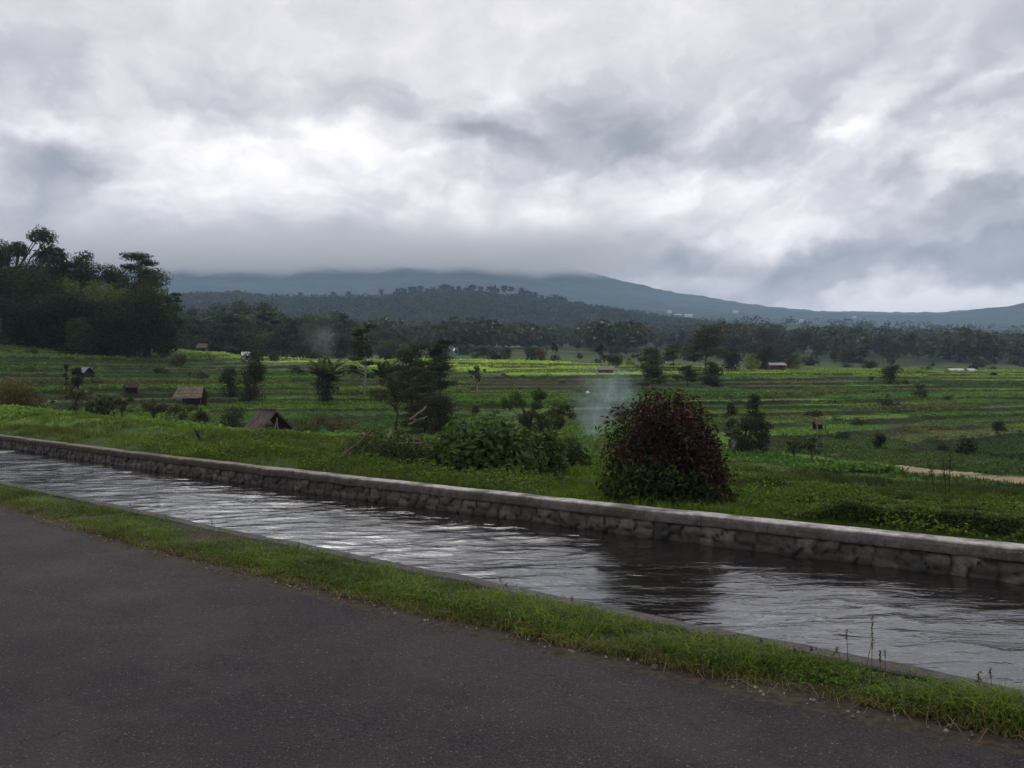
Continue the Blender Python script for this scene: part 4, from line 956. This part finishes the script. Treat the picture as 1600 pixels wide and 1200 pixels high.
# ---- brush pile with cut branches
def brush():
    y = 18.4; x = X_(612, y); z = gz(x, y); t = thing('brush_pile', 'heap of cut branches overgrown with weeds on the canal bank', 'brush pile', (x, y, z)); r = np.random.default_rng(61)
    def L(p1, p2, r0, r1, col, name='branch'):
        a = np.array([X_(p1[0], y)-x, p1[2] if len(p1) > 2 else 0, Zp(p1[1], y)-z]); b = np.array([X_(p2[0], y)-x, p2[2] if len(p2) > 2 else 0, Zp(p2[1], y)-z])
        mb = MB(); k = np.linspace(0, 1, 6)[:, None]; pts = a*(1-k)+b*k+r.normal(0, .012, (6, 3))*np.array([1, 1, 1]); mb.tube(pts, np.linspace(r0, r1, 6), 6, col); mb.build(name, M_bark, t, smooth=True)
    L((538,716,-1.0), (591,668,-.75), .034, .018, (.10,.08,.06)); L((639,657,.2), (664,636,.3), .030, .014, (.20,.16,.11)); L((636,664,.2), (664,652,.3), .024, .012, (.15,.12,.085))
    L((611,683,-.4), (614,668,-.3), .03, .022, (.20,.18,.12)); L((637,694,-.4), (640,683,-.3), .026, .02, (.17,.15,.10)); L((566,678,-.2), (583,682,-.1), .035, .025, (.20,.13,.08))
    L((626,692,-.35), (662,690,-.3), .018, .012, (.17,.13,.09)); L((648,684,-.3), (676,694,-.2), .018, .010, (.16,.12,.085)); L((631,708,-.4), (634,690,-.4), .015, .010, (.16,.13,.09)); L((586,706,-.4), (600,690,-.3), .016, .010, (.13,.11,.08))
    tb = MB()
    for i in range(90):
        a = r.uniform(0, 6.28); q = r.uniform(0, .8); b_ = np.array([q*math.cos(a), q*math.sin(a)*.8, r.uniform(.0, .35)]); e = b_+np.array([r.normal(0, .3), r.normal(0, .25), r.uniform(-.1, .35)])
        tb.tube([b_, (b_+e)/2+[0, 0, .06], e], [.010, .007, .003], 4, np.array((.15,.12,.08))*r.uniform(.5, 1.2))
    tb.build('twigs', M_bark, t)
    n = 9500; P_, dv, q = dome_leaves(n, 2.1, .80, r, shell=.15, seed=62, lumps=.4)
    V, Q, C = leaves(P_, dv*.5+r.normal(size=(n, 3))*.7+[0, 0, .4], r.uniform(.04, .12, n), r.uniform(.018, .045, n), tint((.036,.052,.017), n, r, .6, .2), r, .2)
    mk('foliage', V, [Q], M_leaf, C, t)
brush()
# forked stump on the left bank
def stump():
    y = 27; x = X_(309, y); z = gz(x, y); t = MB()
    t.tube([(.10, 0, -.1), (.06, 0, .12), (-.02, 0, .27), (-.10, 0, .38)], [.05, .045, .035, .02], 6, (.022,.018,.014)).tube([(.02, 0, .16), (-.07, .0, .22)], [.03, .018], 5, (.03,.025,.02)).tube([(-.02, 0, .27), (.03, 0, .33)], [.02, .01], 5, (.022,.018,.014))
    o = t.build('stump', M_bark, None, True, label='small dark forked stump leaning in the grass of the left bank', category='stump'); o.location = (x, y, z)
stump()
# low hedges of rough growth on the bank at the right
def hedge(pts, h, w_, col, seed, label, nper=420):
    r = np.random.default_rng(seed); pts = np.array(pts, float); seg = np.r_[0, np.cumsum(np.hypot(*np.diff(pts, axis=0).T))]; n = int(nper*seg[-1])
    s_ = r.uniform(0, seg[-1], n); x = np.interp(s_, seg, pts[:, 0]); y = np.interp(s_, seg, pts[:, 1])
    prof = .65+.7*(fbm(s_*1.3, s_*0, seed, 3)-.15); en = ss(s_, 0, .8)*(1-ss(s_, seg[-1]-.8, seg[-1]))
    a = r.uniform(-1, 1, n); zf = r.uniform(.02, 1, n)**.8; P_ = np.stack([x, y+a*w_*.5*np.sqrt(1-zf*zf*.7), H(x, y)+zf*h*prof*(.3+.7*en)], 1)
    cc = tint(col, n, r, .45, .15)*np.where(zf > .72, 2.0, .85)[:, None]  # light on the hedge top painted in: upper leaves coloured lighter than the body
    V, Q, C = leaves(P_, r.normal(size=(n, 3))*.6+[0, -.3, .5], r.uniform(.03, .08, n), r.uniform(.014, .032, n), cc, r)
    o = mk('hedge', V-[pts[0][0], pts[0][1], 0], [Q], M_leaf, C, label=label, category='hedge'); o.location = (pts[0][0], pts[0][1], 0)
hedge([(X_(1225, 11.1), 11.1), (X_(1330, 10.6), 10.6), (X_(1460, 10.0), 10.0), (X_(1640, 9.4), 9.4), (8.6, 7.4)], .24, .28, (.036,.054,.014), 71, 'low dark hedge of rough growth nearest the canal wall on the right', 1700)
hedge([(X_(1180, 14.0), 14.0), (X_(1330, 13.3), 13.3), (X_(1450, 12.8), 12.8), (X_(1640, 12.0), 12.0), (9.6, 10.5)], .14, .30, (.036,.052,.014), 72, 'second rough hedge line behind the low dark hedge on the right', 1100)
hedge([(X_(1180, 18.2), 18.2), (X_(1400, 17), 17), (X_(1640, 16), 16)], .13, .32, (.034,.054,.014), 73, 'thin green hedge line third from the canal wall on the right', 800)
# thin bare stalks at the bare plot, with a few dark pods
def stalks():
    for j, (px, y, pt, pb, ln, lab) in enumerate(((1460, 18.5, 725, 775, -.16, 'bare dark forked stalk leaning in front of the bare brown plot'), (1483, 18.8, 708, 775, .02, 'tallest bare dark stalk in front of the bare brown plot'), (1478, 19.2, 716, 770, -.06, 'thin bare stalk between the two taller dark stalks'))):
        x = X_(px, y); z = gz(x, y); h = Zp(pt, y)-z; r = np.random.default_rng(80+j); t = MB(); pts = [(0, 0, -.05), (ln*h*.4, 0, h*.5), (ln*h, 0, h)]
        t.tube(pts, [.012, .009, .005], 5, (.035,.024,.024))
        for i in range(5):
            k = r.uniform(.45, .95); q = np.array([ln*h*k, 0, h*k]); t.tube([q, q+[r.choice([-1, 1])*r.uniform(.05, .14), r.normal(0, .05), r.uniform(.03, .12)]], [.006, .003], 4, (.035,.024,.024))
        n = 46; P_ = np.stack([ln*h*np.linspace(.5, 1, n), r.normal(0, .03, n), h*np.linspace(.5, 1, n)], 1)+r.normal(0, .035, (n, 3)); V, Q, C = leaves(P_, r.normal(size=(n, 3)), .05, .02, tint((.035,.025,.025), n, r), r)
        t.add(V, Q, None, C); o = t.build('dry_stalk', M_bark, None, False, label=lab, category='plant stalk'); o.location = (x, y, z)
stalks()
# seed heads rising from the verge
def seed_stalks():
    r = np.random.default_rng(91); t = MB()
    sp = [(1362,1010,955,1), (1325,1030,975,0), (1376,1030,1008,1), (1384,1034,1006,0), (1318,1026,1002,0), (1530,1068,1040,1), (1551,1070,1034,0), (1258,1022,1002,0), (1246,1018,1005,1), (1350,1030,990,0),
          (336,832,808,1), (342,834,820,0), (790,925,896,0), (797,926,905,0), (898,948,926,0), (460,868,842,1), (70,772,756,0), (205,800,782,0), (1195,1005,990,0), (1140,1000,985,0), (560,882,868,0)]
    for px, pb, pt, hd in sp:
        y = 1.55*F/(pb-600); 
        for _ in range(3): y = min(y, float(Yn(X_(px, y)))-.25)
        x = X_(px, y); h = (Zp(pt, y)-.03); b = r.normal(0, .012)
        t.tube([(x, y, .02), (x+b, y, .02+h*.5), (x+b*2, y, h)], [.0022, .0018, .0012], 4, (.085,.075,.035))
        k = 16 if hd else 9; zz_ = np.linspace(h*(.72 if hd else .8), h, k); P_ = np.stack([np.full(k, x+b*2)+r.normal(0, .004, k), np.full(k, y)+r.normal(0, .004, k), zz_], 1)
        V, Q, C = leaves(P_, r.normal(size=(k, 3))+[0, -1, 0], .018, .008, tint((.075,.05,.04), k, r), r); t.add(V, Q, None, C)
    t.build('seed_stalks', M_grass, None, False, kind='stuff', label='thin brown seed stalks rising above the verge grass', category='grass')
seed_stalks()
# pebbles where asphalt meets soil
def pebbles():
    r = np.random.default_rng(95); t = MB(); n = 260
    for i in range(n):
        x = r.uniform(-6, 3); y = float(Yr(x))+r.normal(-.02, .07); s_ = r.uniform(.004, .013)*(1.8 if r.uniform() < .04 else 1)
        th = np.arange(5)/5*6.283+r.uniform(0, 6); ring = np.stack([np.cos(th)*s_, np.sin(th)*s_*.8, th*0], 1)*r.uniform(.7, 1.2, (5, 1))
        V = np.vstack([ring+[x, y, .012], ring*.6+[x, y, .012+s_*.8], [(x, y, .012+s_)]]); j = np.arange(5); j2 = (j+1) % 5
        t.add(V, np.stack([j, j2, j2+5, j+5], 1), np.stack([j+5, j2+5, j*0+10], 1), np.array((.17,.155,.14))*r.uniform(.5, 1.5))
    t.build('loose_gravel', M_stone, None, True, kind='stuff', label='scattered small stones along the road edge', category='gravel')
pebbles()
# ================================================================ huts and other things in the fields
def roof_sheet(mb, a, b, c_, d_, th, col, seed=0, rag=.0, nu=16, nv=7):
    """thick slightly uneven roof plane a-b (ridge) c-d (eave)"""
    r = np.random.default_rng(seed); a, b, c_, d_ = (np.array(q, float) for q in (a, b, c_, d_)); nm = nrm(np.cross(b-a, d_-a)); nm = nm if nm[2] > 0 else -nm
    u = np.linspace(0, 1, nu)[:, None, None]; v = np.linspace(0, 1, nv)[None, :, None]
    g_ = (a*(1-u)+b*u)*(1-v)+(d_*(1-u)+c_*u)*v
    j = r.normal(0, rag, (nu, nv, 1)); top = g_+nm*(th+j); bot = g_
    top[:, -1] += r.normal(0, rag*1.3, (nu, 3)); F_ = grid_faces(nu, nv); N_ = nu*nv
    V = np.vstack([top.reshape(-1, 3), bot.reshape(-1, 3)]); ed = []
    idx = np.arange(N_).reshape(nu, nv)
    for e in (idx[0], idx[-1], idx[:, 0], idx[:, -1]): ed += [(e[i], e[i+1], e[i+1]+N_, e[i]+N_) for i in range(len(e)-1)]
    cc = np.array(col)*r.uniform(.75, 1.25, (2*N_, 1))
    mb.add(V, np.vstack([F_, F_+N_, np.array(ed)]), None, cc)
def tufts(mb, a, b, c_, d_, n, L_, col, seed):
    r = np.random.default_rng(seed); a, b, c_, d_ = (np.array(q, float) for q in (a, b, c_, d_)); u = r.uniform(size=(n, 1)); v = r.uniform(size=(n, 1))
    P_ = (a*(1-u)+b*u)*(1-v)+(d_*(1-u)+c_*u)*v; nm = nrm(np.cross(b-a, d_-a)); nm = nm if nm[2] > 0 else -nm; dn = nrm(((c_+d_)-(a+b)))
    V, Q, C = leaves(P_+nm*.05, np.tile(nm, (n, 1))+r.normal(0, .25, (n, 3)), L_, L_*.28, np.array(col)*r.uniform(.5, 1.6, (n, 1)), r, .1, np.tile(dn, (n, 1))+r.normal(0, .15, (n, 3)))
    mb.add(V, Q, None, C)
def big_hut():      # thatched A frame seen from its open right gable
    y = 46; x = X_(418, y); z = gz(x, y); k = y/F
    t = thing('thatched_hut', 'largest grey thatched hut with an open dark gable behind the grass bank', 'hut', (x, y, z)); hr = Zp(643, y)-z; he = Zp(674, y)-z-.05
    A0, A1 = (-20*k, .9, hr), (16*k, -.3, hr-.04); dpt = 1.35
    f0, f1 = (-36*k, -.6, he-.1), (-2*k, -1.75, he-.12); b0, b1 = (2*k, 2.2, he), (41*k, .95, he-.15)
    m1 = MB(); roof_sheet(m1, A0, A1, f1, f0, .09, (.085,.07,.06), 1, .025); tufts(m1, A0, A1, f1, f0, 900, .30, (.12,.10,.085), 2); m1.build('roof_slope', M_thatch, t)
    m2 = MB(); roof_sheet(m2, A0, A1, b1, b0, .09, (.085,.07,.06), 3, .025); tufts(m2, A0, A1, b1, b0, 700, .30, (.10,.085,.07), 4); m2.build('roof_slope', M_thatch, t)
    m3 = MB(); m3.tube([(A0[0]-.05, A0[1], A0[2]+.10), (0, .3, hr+.06), (A1[0]+.05, A1[1], A1[2]+.10)], .09, 7, (.11,.09,.075)); tufts(m3, (A0[0], A0[1]-.15, hr+.1), (A1[0], A1[1]-.15, hr+.08), (A1[0], A1[1]+.1, hr+.1), (A0[0], A0[1]+.1, hr+.1), 120, .25, (.13,.11,.09), 5); m3.build('ridge_cap', M_thatch, t)
    # half-closed lower gable wall and frame
    G = np.array(A1); Lf = np.array(f1); Rf = np.array(b1)
    def gp(u, v): return (Lf*(1-u)+Rf*u)*(1-v)+G*v
    m4 = MB(); P_ = [gp(.02, .02), gp(.98, .02), gp(.80, .30), gp(.2, .24)]; P2 = [p-nrm(np.cross(Rf-Lf, G-Lf))*.06 for p in P_]
    m4.add(np.vstack(P_+P2), [(0, 1, 2, 3), (7, 6, 5, 4), (0, 4, 5, 1), (1, 5, 6, 2), (2, 6, 7, 3), (3, 7, 4, 0)], None, (.075,.060,.050)); m4.build('gable_screen', M_thatch, t)
    m5 = MB()
    for u in (.30, .52): m5.tube([gp(u, 0)+[0, .05, -.5], gp(.5, .80 if u > .4 else .6)*.9+gp(u, .5)*.1], .035, 6, (.17,.15,.12)); 
    m5.build('frame_posts', M_wood, t)
    for q in ((-30*k, .2), (30*k, .6), (0, 1.8), (0, -1.3)):
        mp = MB(); mp.tube([(q[0]*.8, q[1], -.3), (q[0]*.8, q[1], he+.25)], .05, 6, (.05,.04,.035)); mp.build('post', M_wood, t)
big_hut()
def ground_at(px, py, y0):
    ys = np.linspace(y0*.7, y0*1.35, 400); q = 600-(H(X_(px, ys), ys)-EYE)/ys*F; c_ = np.abs(q-py)+np.abs(ys-y0)/y0*3
    return float(ys[int(np.argmin(c_))])
def gable_hut(name, label, px, y, py_ridge, py_eave, py_base, wpx, depth, rcol, wcol, seed, thatch=True, open_=False, skew=0.0, legs=True, rotz=0.0):
    y = ground_at(px, py_base, y); x = X_(px, y); zb = gz(x, y); w_ = wpx/F*y/2; hr = Zp(py_ridge, y)-zb; he = Zp(py_eave, y)-zb
    t = thing(name, label, 'hut' if 'hut' in name else 'building', (x, y, zb), rotz); mt = M_thatch if thatch else M_tin
    sk = skew*w_
    for sg in (-1, 1):
        m1 = MB(); a_, b_, c2, d2 = (-w_*.88+sk, 0, hr), (w_*.88+sk, 0, hr), (w_, sg*depth/2, he), (-w_, sg*depth/2, he)
        roof_sheet(m1, a_, b_, c2, d2, .05, rcol, seed+sg, .02 if thatch else .004)
        if thatch: tufts(m1, a_, b_, c2, d2, 260, .22, rcol, seed+9+sg)
        m1.build('roof_slope', mt, t)
    wl = MB(); hw = he+.05; ww_, dd = w_*.84, depth*.36
    if open_:
        wl.box((0, dd-.04, hw*.5-.1), (ww_, .03, hw*.5+.1), wcol); wl.build('back_wall', M_wood, t)
    else:
        wl.box((0, 0, hw*.5-.15), (ww_, dd, hw*.5+.15), wcol)
        wl.build('wall', M_wood if thatch else M_wall, t)
        dm = MB(); dm.box((ww_*.35, -dd-.02, .45*hw), (.10*ww_+.12, .015, .45*hw), (.02,.018,.016)); dm.build('door', M_wood, t)
    if legs:
        for a_ in (-1, 1):
            for b_ in (-1, 1): p = MB(); p.tube([(a_*ww_*1.03, b_*(dd+.08), -.4), (a_*ww_*1.03, b_*(dd+.08), he-.02)], .045, 6, (.09,.07,.055)); p.build('post', M_wood, t)
    return t
t = gable_hut('field_hut', 'hut with a brown banded plank roof in front of the left terraces', 299, 84, 604, 622, 634, 45, 2.6, (.16,.125,.095), (.030,.027,.022), 11, open_=True)
for i in range(3):  # pale battens across the banded roof
    b = MB(); k = .25+.3*i; zr, ze = Zp(604, t.location.y)-t.location.z, Zp(622, t.location.y)-t.location.z; b.box((0, -1.3*k, zr*(1-k)+ze*k+.07), (1.25+.08*k, .045, .02), (.34,.28,.21)); b.build('batten', M_wood, t)
gable_hut('field_hut', 'small collapsing dark hut on the left terraces with one pale roof post', 205, 84, 597, 606, 615, 22, 1.6, (.06,.05,.042), (.022,.016,.014), 12, open_=True, skew=.2, rotz=.5)
gable_hut('field_hut', 'small dark field hut with a bluish roof sheet far left', 134, 92, 574, 583, 589, 20, 1.8, (.10,.12,.17), (.018,.020,.026), 13, thatch=False, rotz=-.5)
gable_hut('field_hut', 'tiny brown hut on the crest above the left terraces', 317, 196, 537, 544, 549, 17, 2.2, (.14,.11,.085), (.060,.045,.038), 14)
gable_hut('field_hut', 'white roofed hut touching the creeper clad tree column', 384, 160, 550, 556, 563, 15, 1.9, (.50,.47,.42), (.30,.29,.28), 15, thatch=False, rotz=.35)
gable_hut('field_hut', 'grey roofed low hut at the right end of the sunlit-coloured terrace', 946, 205, 573, 578, 583, 26, 2.4, (.20,.18,.16), (.05,.045,.04), 16, skew=.2)
gable_hut('field_shed', 'long grey roofed shed on the crest right of the yellow green shrub', 1213, 222, 567, 571, 578, 28, 3.0, (.24,.22,.21), (.07,.045,.035), 17, thatch=False)
gable_hut('field_hut', 'little thatched hut on a pole in the right terraces', 1280, 74, 657, 663, 672, 17, 1.1, (.12,.10,.075), (.016,.013,.012), 18, open_=True)
p = MB(); xx, yy_ = X_(1277, 50), 50; p.tube([(0, 0, -.2), (0, 0, Zp(664, 50)-gz(xx, yy_))], .035, 6, (.16,.13,.09)); o = p.build('pole', M_wood, None, label='thin pale pole standing below the little thatched hut', category='pole'); o.location = (xx, yy_, gz(xx, yy_))
gable_hut('house', 'long white roofed house at the far right of the crest', 1492, 268, 576, 580, 585, 26, 5, (.50,.47,.46), (.24,.22,.20), 19, thatch=False, legs=False)
gable_hut('house', 'small white roofed house rightmost on the crest', 1516, 266, 576, 580, 586, 14, 4, (.46,.42,.42), (.20,.17,.16), 20, thatch=False, legs=False)
gable_hut('house', 'tiny white house left of the long white roofed house', 1445, 270, 579, 582, 586, 9, 3, (.46,.42,.38), (.32,.29,.26), 21, thatch=False, legs=False)
gable_hut('house', 'far shed with a bright blue white roof at the foot of the hill', 713, 430, 544, 549, 553, 10, 5, (.42,.68,.80), (.12,.30,.40), 22, thatch=False, legs=False)
# white sack in the field behind the smoke
m = MB(); th = np.arange(9)/9*6.283
rings = [(.02, .20), (.18, .27), (.42, .26), (.60, .16), (.66, .05)]
V = np.vstack([np.stack([np.cos(th)*q*(1+.12*np.sin(3*th+i)), np.sin(th)*q, th*0+zq], 1) for i, (zq, q) in enumerate(rings)]+[np.array([[0, 0, .66]])])
j = np.arange(9); j2 = (j+1) % 9
m.add(V, np.vstack([np.stack([i*9+j, i*9+j2, i*9+9+j2, i*9+9+j], 1) for i in range(4)]), np.stack([36+j, 36+j2, j*0+45], 1), (.62,.63,.66))
sx_, sy_ = X_(918, 118), 118; o = m.build('white_sack', M_wall, None, True, label='small bright white sack standing in the field behind the smoke', category='sack'); o.location = (sx_, sy_, Zp(618, 118)); o.location.z = gz(sx_, sy_)
# far houses on the mountain foot
for i, (px, y, py, w_, lab) in enumerate(((1046, 3000, 489.5, 15, 'far white house highest on the mountain foot'), (1060, 2850, 495, 22, 'far wide white house left of the brightest one'), (1076, 2850, 495.5, 26, 'brightest far white house on the mountain foot'), (1149, 3000, 489, 20, 'far white house alone on the slope right of the brightest one'),
        (1219, 2700, 503, 12, 'tiny far white house left of the pinkish pair'), (1243, 2700, 501, 16, 'far pinkish white house of the right hand pair'), (1252, 2720, 503, 12, 'smaller far house of the right hand pair'), (1335, 3100, 492, 14, 'tiny far house beneath the low ridge'))):
    x = X_(px, y); z = float(Mz(np.array([x]), np.array([y]))[0]); sc = 1.0
    yy2 = np.linspace(2000, 3900, 160); xx2 = X_(px, yy2); zz2 = Mz(xx2, yy2); ang = 600-(zz2-EYE)/yy2*F; k = int(np.argmin(np.abs(ang-py))); y = float(yy2[k]); x = float(xx2[k]); z = float(zz2[k])
    t = thing('house', lab, 'house', (x, y, z-2)); wl = MB(); wl.box((0, 0, 4), (w_*.5, 5, 5), (.50,.48,.46)); wl.build('wall', M_wall, t)
    rf = MB(); V = [(-w_*.55, -6, 9), (w_*.55, -6, 9), (w_*.55, 6, 9), (-w_*.55, 6, 9), (-w_*.5, 0, 12), (w_*.5, 0, 12)]; rf.add(V, [(0, 1, 5, 4), (2, 3, 4, 5), (3, 2, 1, 0)], [(1, 2, 5), (3, 0, 4)], (.55,.52,.50)); rf.build('roof', M_tin, t)
# ================================================================ air: haze, smoke, cloud on the mountain
def vol_box(name, lo, hi, build, **props):
    m_ = mat(name, build); b = MB(); lo, hi = np.array(lo, float), np.array(hi, float); b.box((0, 0, 0), (hi-lo)/2, (1, 1, 1))
    o = b.build(name, m_, None, **props); o.location = (lo+hi)/2; return o
HAZE = 1.5e-4
def f_(g_, out):
    v = g_.node('ShaderNodeVolumePrincipled'); v.inputs['Color'].default_value = (.50, .70, 1.0, 1); v.inputs['Density'].default_value = HAZE; v.inputs['Anisotropy'].default_value = .0
    g_.l.new(v.outputs[0], out.inputs['Volume'])
vol_box('haze', (-6500, -60, -12), (6500, 6400, 470), f_, kind='stuff', label='pale blue haze filling the valley air', category='haze')
def f_(g_, out):
    p = pos(g_); s_ = g_.node('ShaderNodeSeparateXYZ'); g_.put(s_.inputs[0], p); x, y, z = s_.outputs
    base = g_.mr(x, 150.0, 900.0, 515.0, 680.0, 'LINEAR')
    n = g_.noise(p, .0032, 5, .65); zb = g_.m('ADD', z, g_.m('MULTIPLY', g_.m('SUBTRACT', n, .5), 220.0))
    dn = g_.m('MULTIPLY', g_.mr(g_.m('SUBTRACT', zb, base), 0.0, 120.0), g_.mr(z, 610.0, 800.0, 1.0, 0.0))
    dn = g_.m('MULTIPLY', dn, g_.m('MULTIPLY', g_.mr(x, 600.0, 1200.0, 1.0, 0.0), g_.mr(y, 3500.0, 4300.0)))
    v = g_.node('ShaderNodeVolumePrincipled'); v.inputs['Color'].default_value = (1.0, 1.0, 1.0, 1); g_.put(v.inputs['Density'], g_.m('MULTIPLY', dn, .0042)); v.inputs['Anisotropy'].default_value = .0
    g_.l.new(v.outputs[0], out.inputs['Volume'])
vol_box('cloud', (-5200, 3400, 474), (1300, 6000, 810), f_, kind='stuff', label='low cloud covering the top of the mountain', category='cloud')
def smoke(px0, px1, py0, py1, y, dens, label, lean, seed):
    z0, z1 = Zp(py1, y), Zp(py0, y); x0, x1 = X_(px0, y), X_(px1, y); cx = (x0+x1)/2; hw = (x1-x0)/2
    def f_(g_, out):
        p = obc(g_); s_ = g_.node('ShaderNodeSeparateXYZ'); g_.put(s_.inputs[0], p); x, yy3, z = s_.outputs; hh = (z1-z0)/2
        t = g_.m('DIVIDE', g_.m('ADD', z, hh), 2*hh)            # 0 at the fire, 1 at the top
        wv = g_.noise(g_.v('ADD', p, (seed, 0, 0)), 1.6/hw, 5, .6, .5, 1); wx = g_.m('MULTIPLY', g_.m('SUBTRACT', g_.v('DOT_PRODUCT', wv, (1, 0, 0)), .5), hw*1.2)
        axx = g_.m('ADD', g_.m('MULTIPLY', g_.m('POWER', g_.m('MAXIMUM', t, 0.0), 1.3), lean*hw), -lean*hw*.45)
        dd = g_.m('DIVIDE', g_.m('ADD', g_.m('SUBTRACT', x, axx), wx), g_.m('MULTIPLY_ADD', t, hw*.55, hw*.22)); dy_ = g_.m('DIVIDE', yy3, g_.m('MULTIPLY_ADD', t, hw*.6, hw*.15))
        q = g_.m('SQRT', g_.m('ADD', g_.m('MULTIPLY', dd, dd), g_.m('MULTIPLY', dy_, dy_)))
        den = g_.m('MULTIPLY', g_.mr(q, 0.0, 1.1, 1.0, 0.0), g_.m('MULTIPLY', g_.mr(t, 0.55, .98, 1.0, 0.0), g_.mr(t, 0.0, .06)))
        den = g_.m('MULTIPLY', den, g_.mr(g_.noise(p, 3.0/hw, 5, .65), .36, .66, .08, 2.0))
        v = g_.node('ShaderNodeVolumePrincipled'); v.inputs['Color'].default_value = (.70, .82, .98, 1); g_.put(v.inputs['Density'], g_.m('MULTIPLY', den, dens)); g_.l.new(v.outputs[0], out.inputs['Volume'])
    vol_box('smoke', (x0, y-hw, z0), (x1, y+hw, z1), f_, kind='stuff', label=label, category='smoke')
smoke(840, 1050, 560, 698, 62, .15, 'pale blue smoke rising from the field left of the red leaved bush', .2, 0.0)
smoke(1134, 1160, 684, 702, 40, .55, 'faint wisp of smoke at the right foot of the red leaved bush', .2, 3.0)
smoke(430, 570, 500, 560, 255, .018, 'thin bluish smoke in front of the wood behind the left terraces', -.3, 5.0)
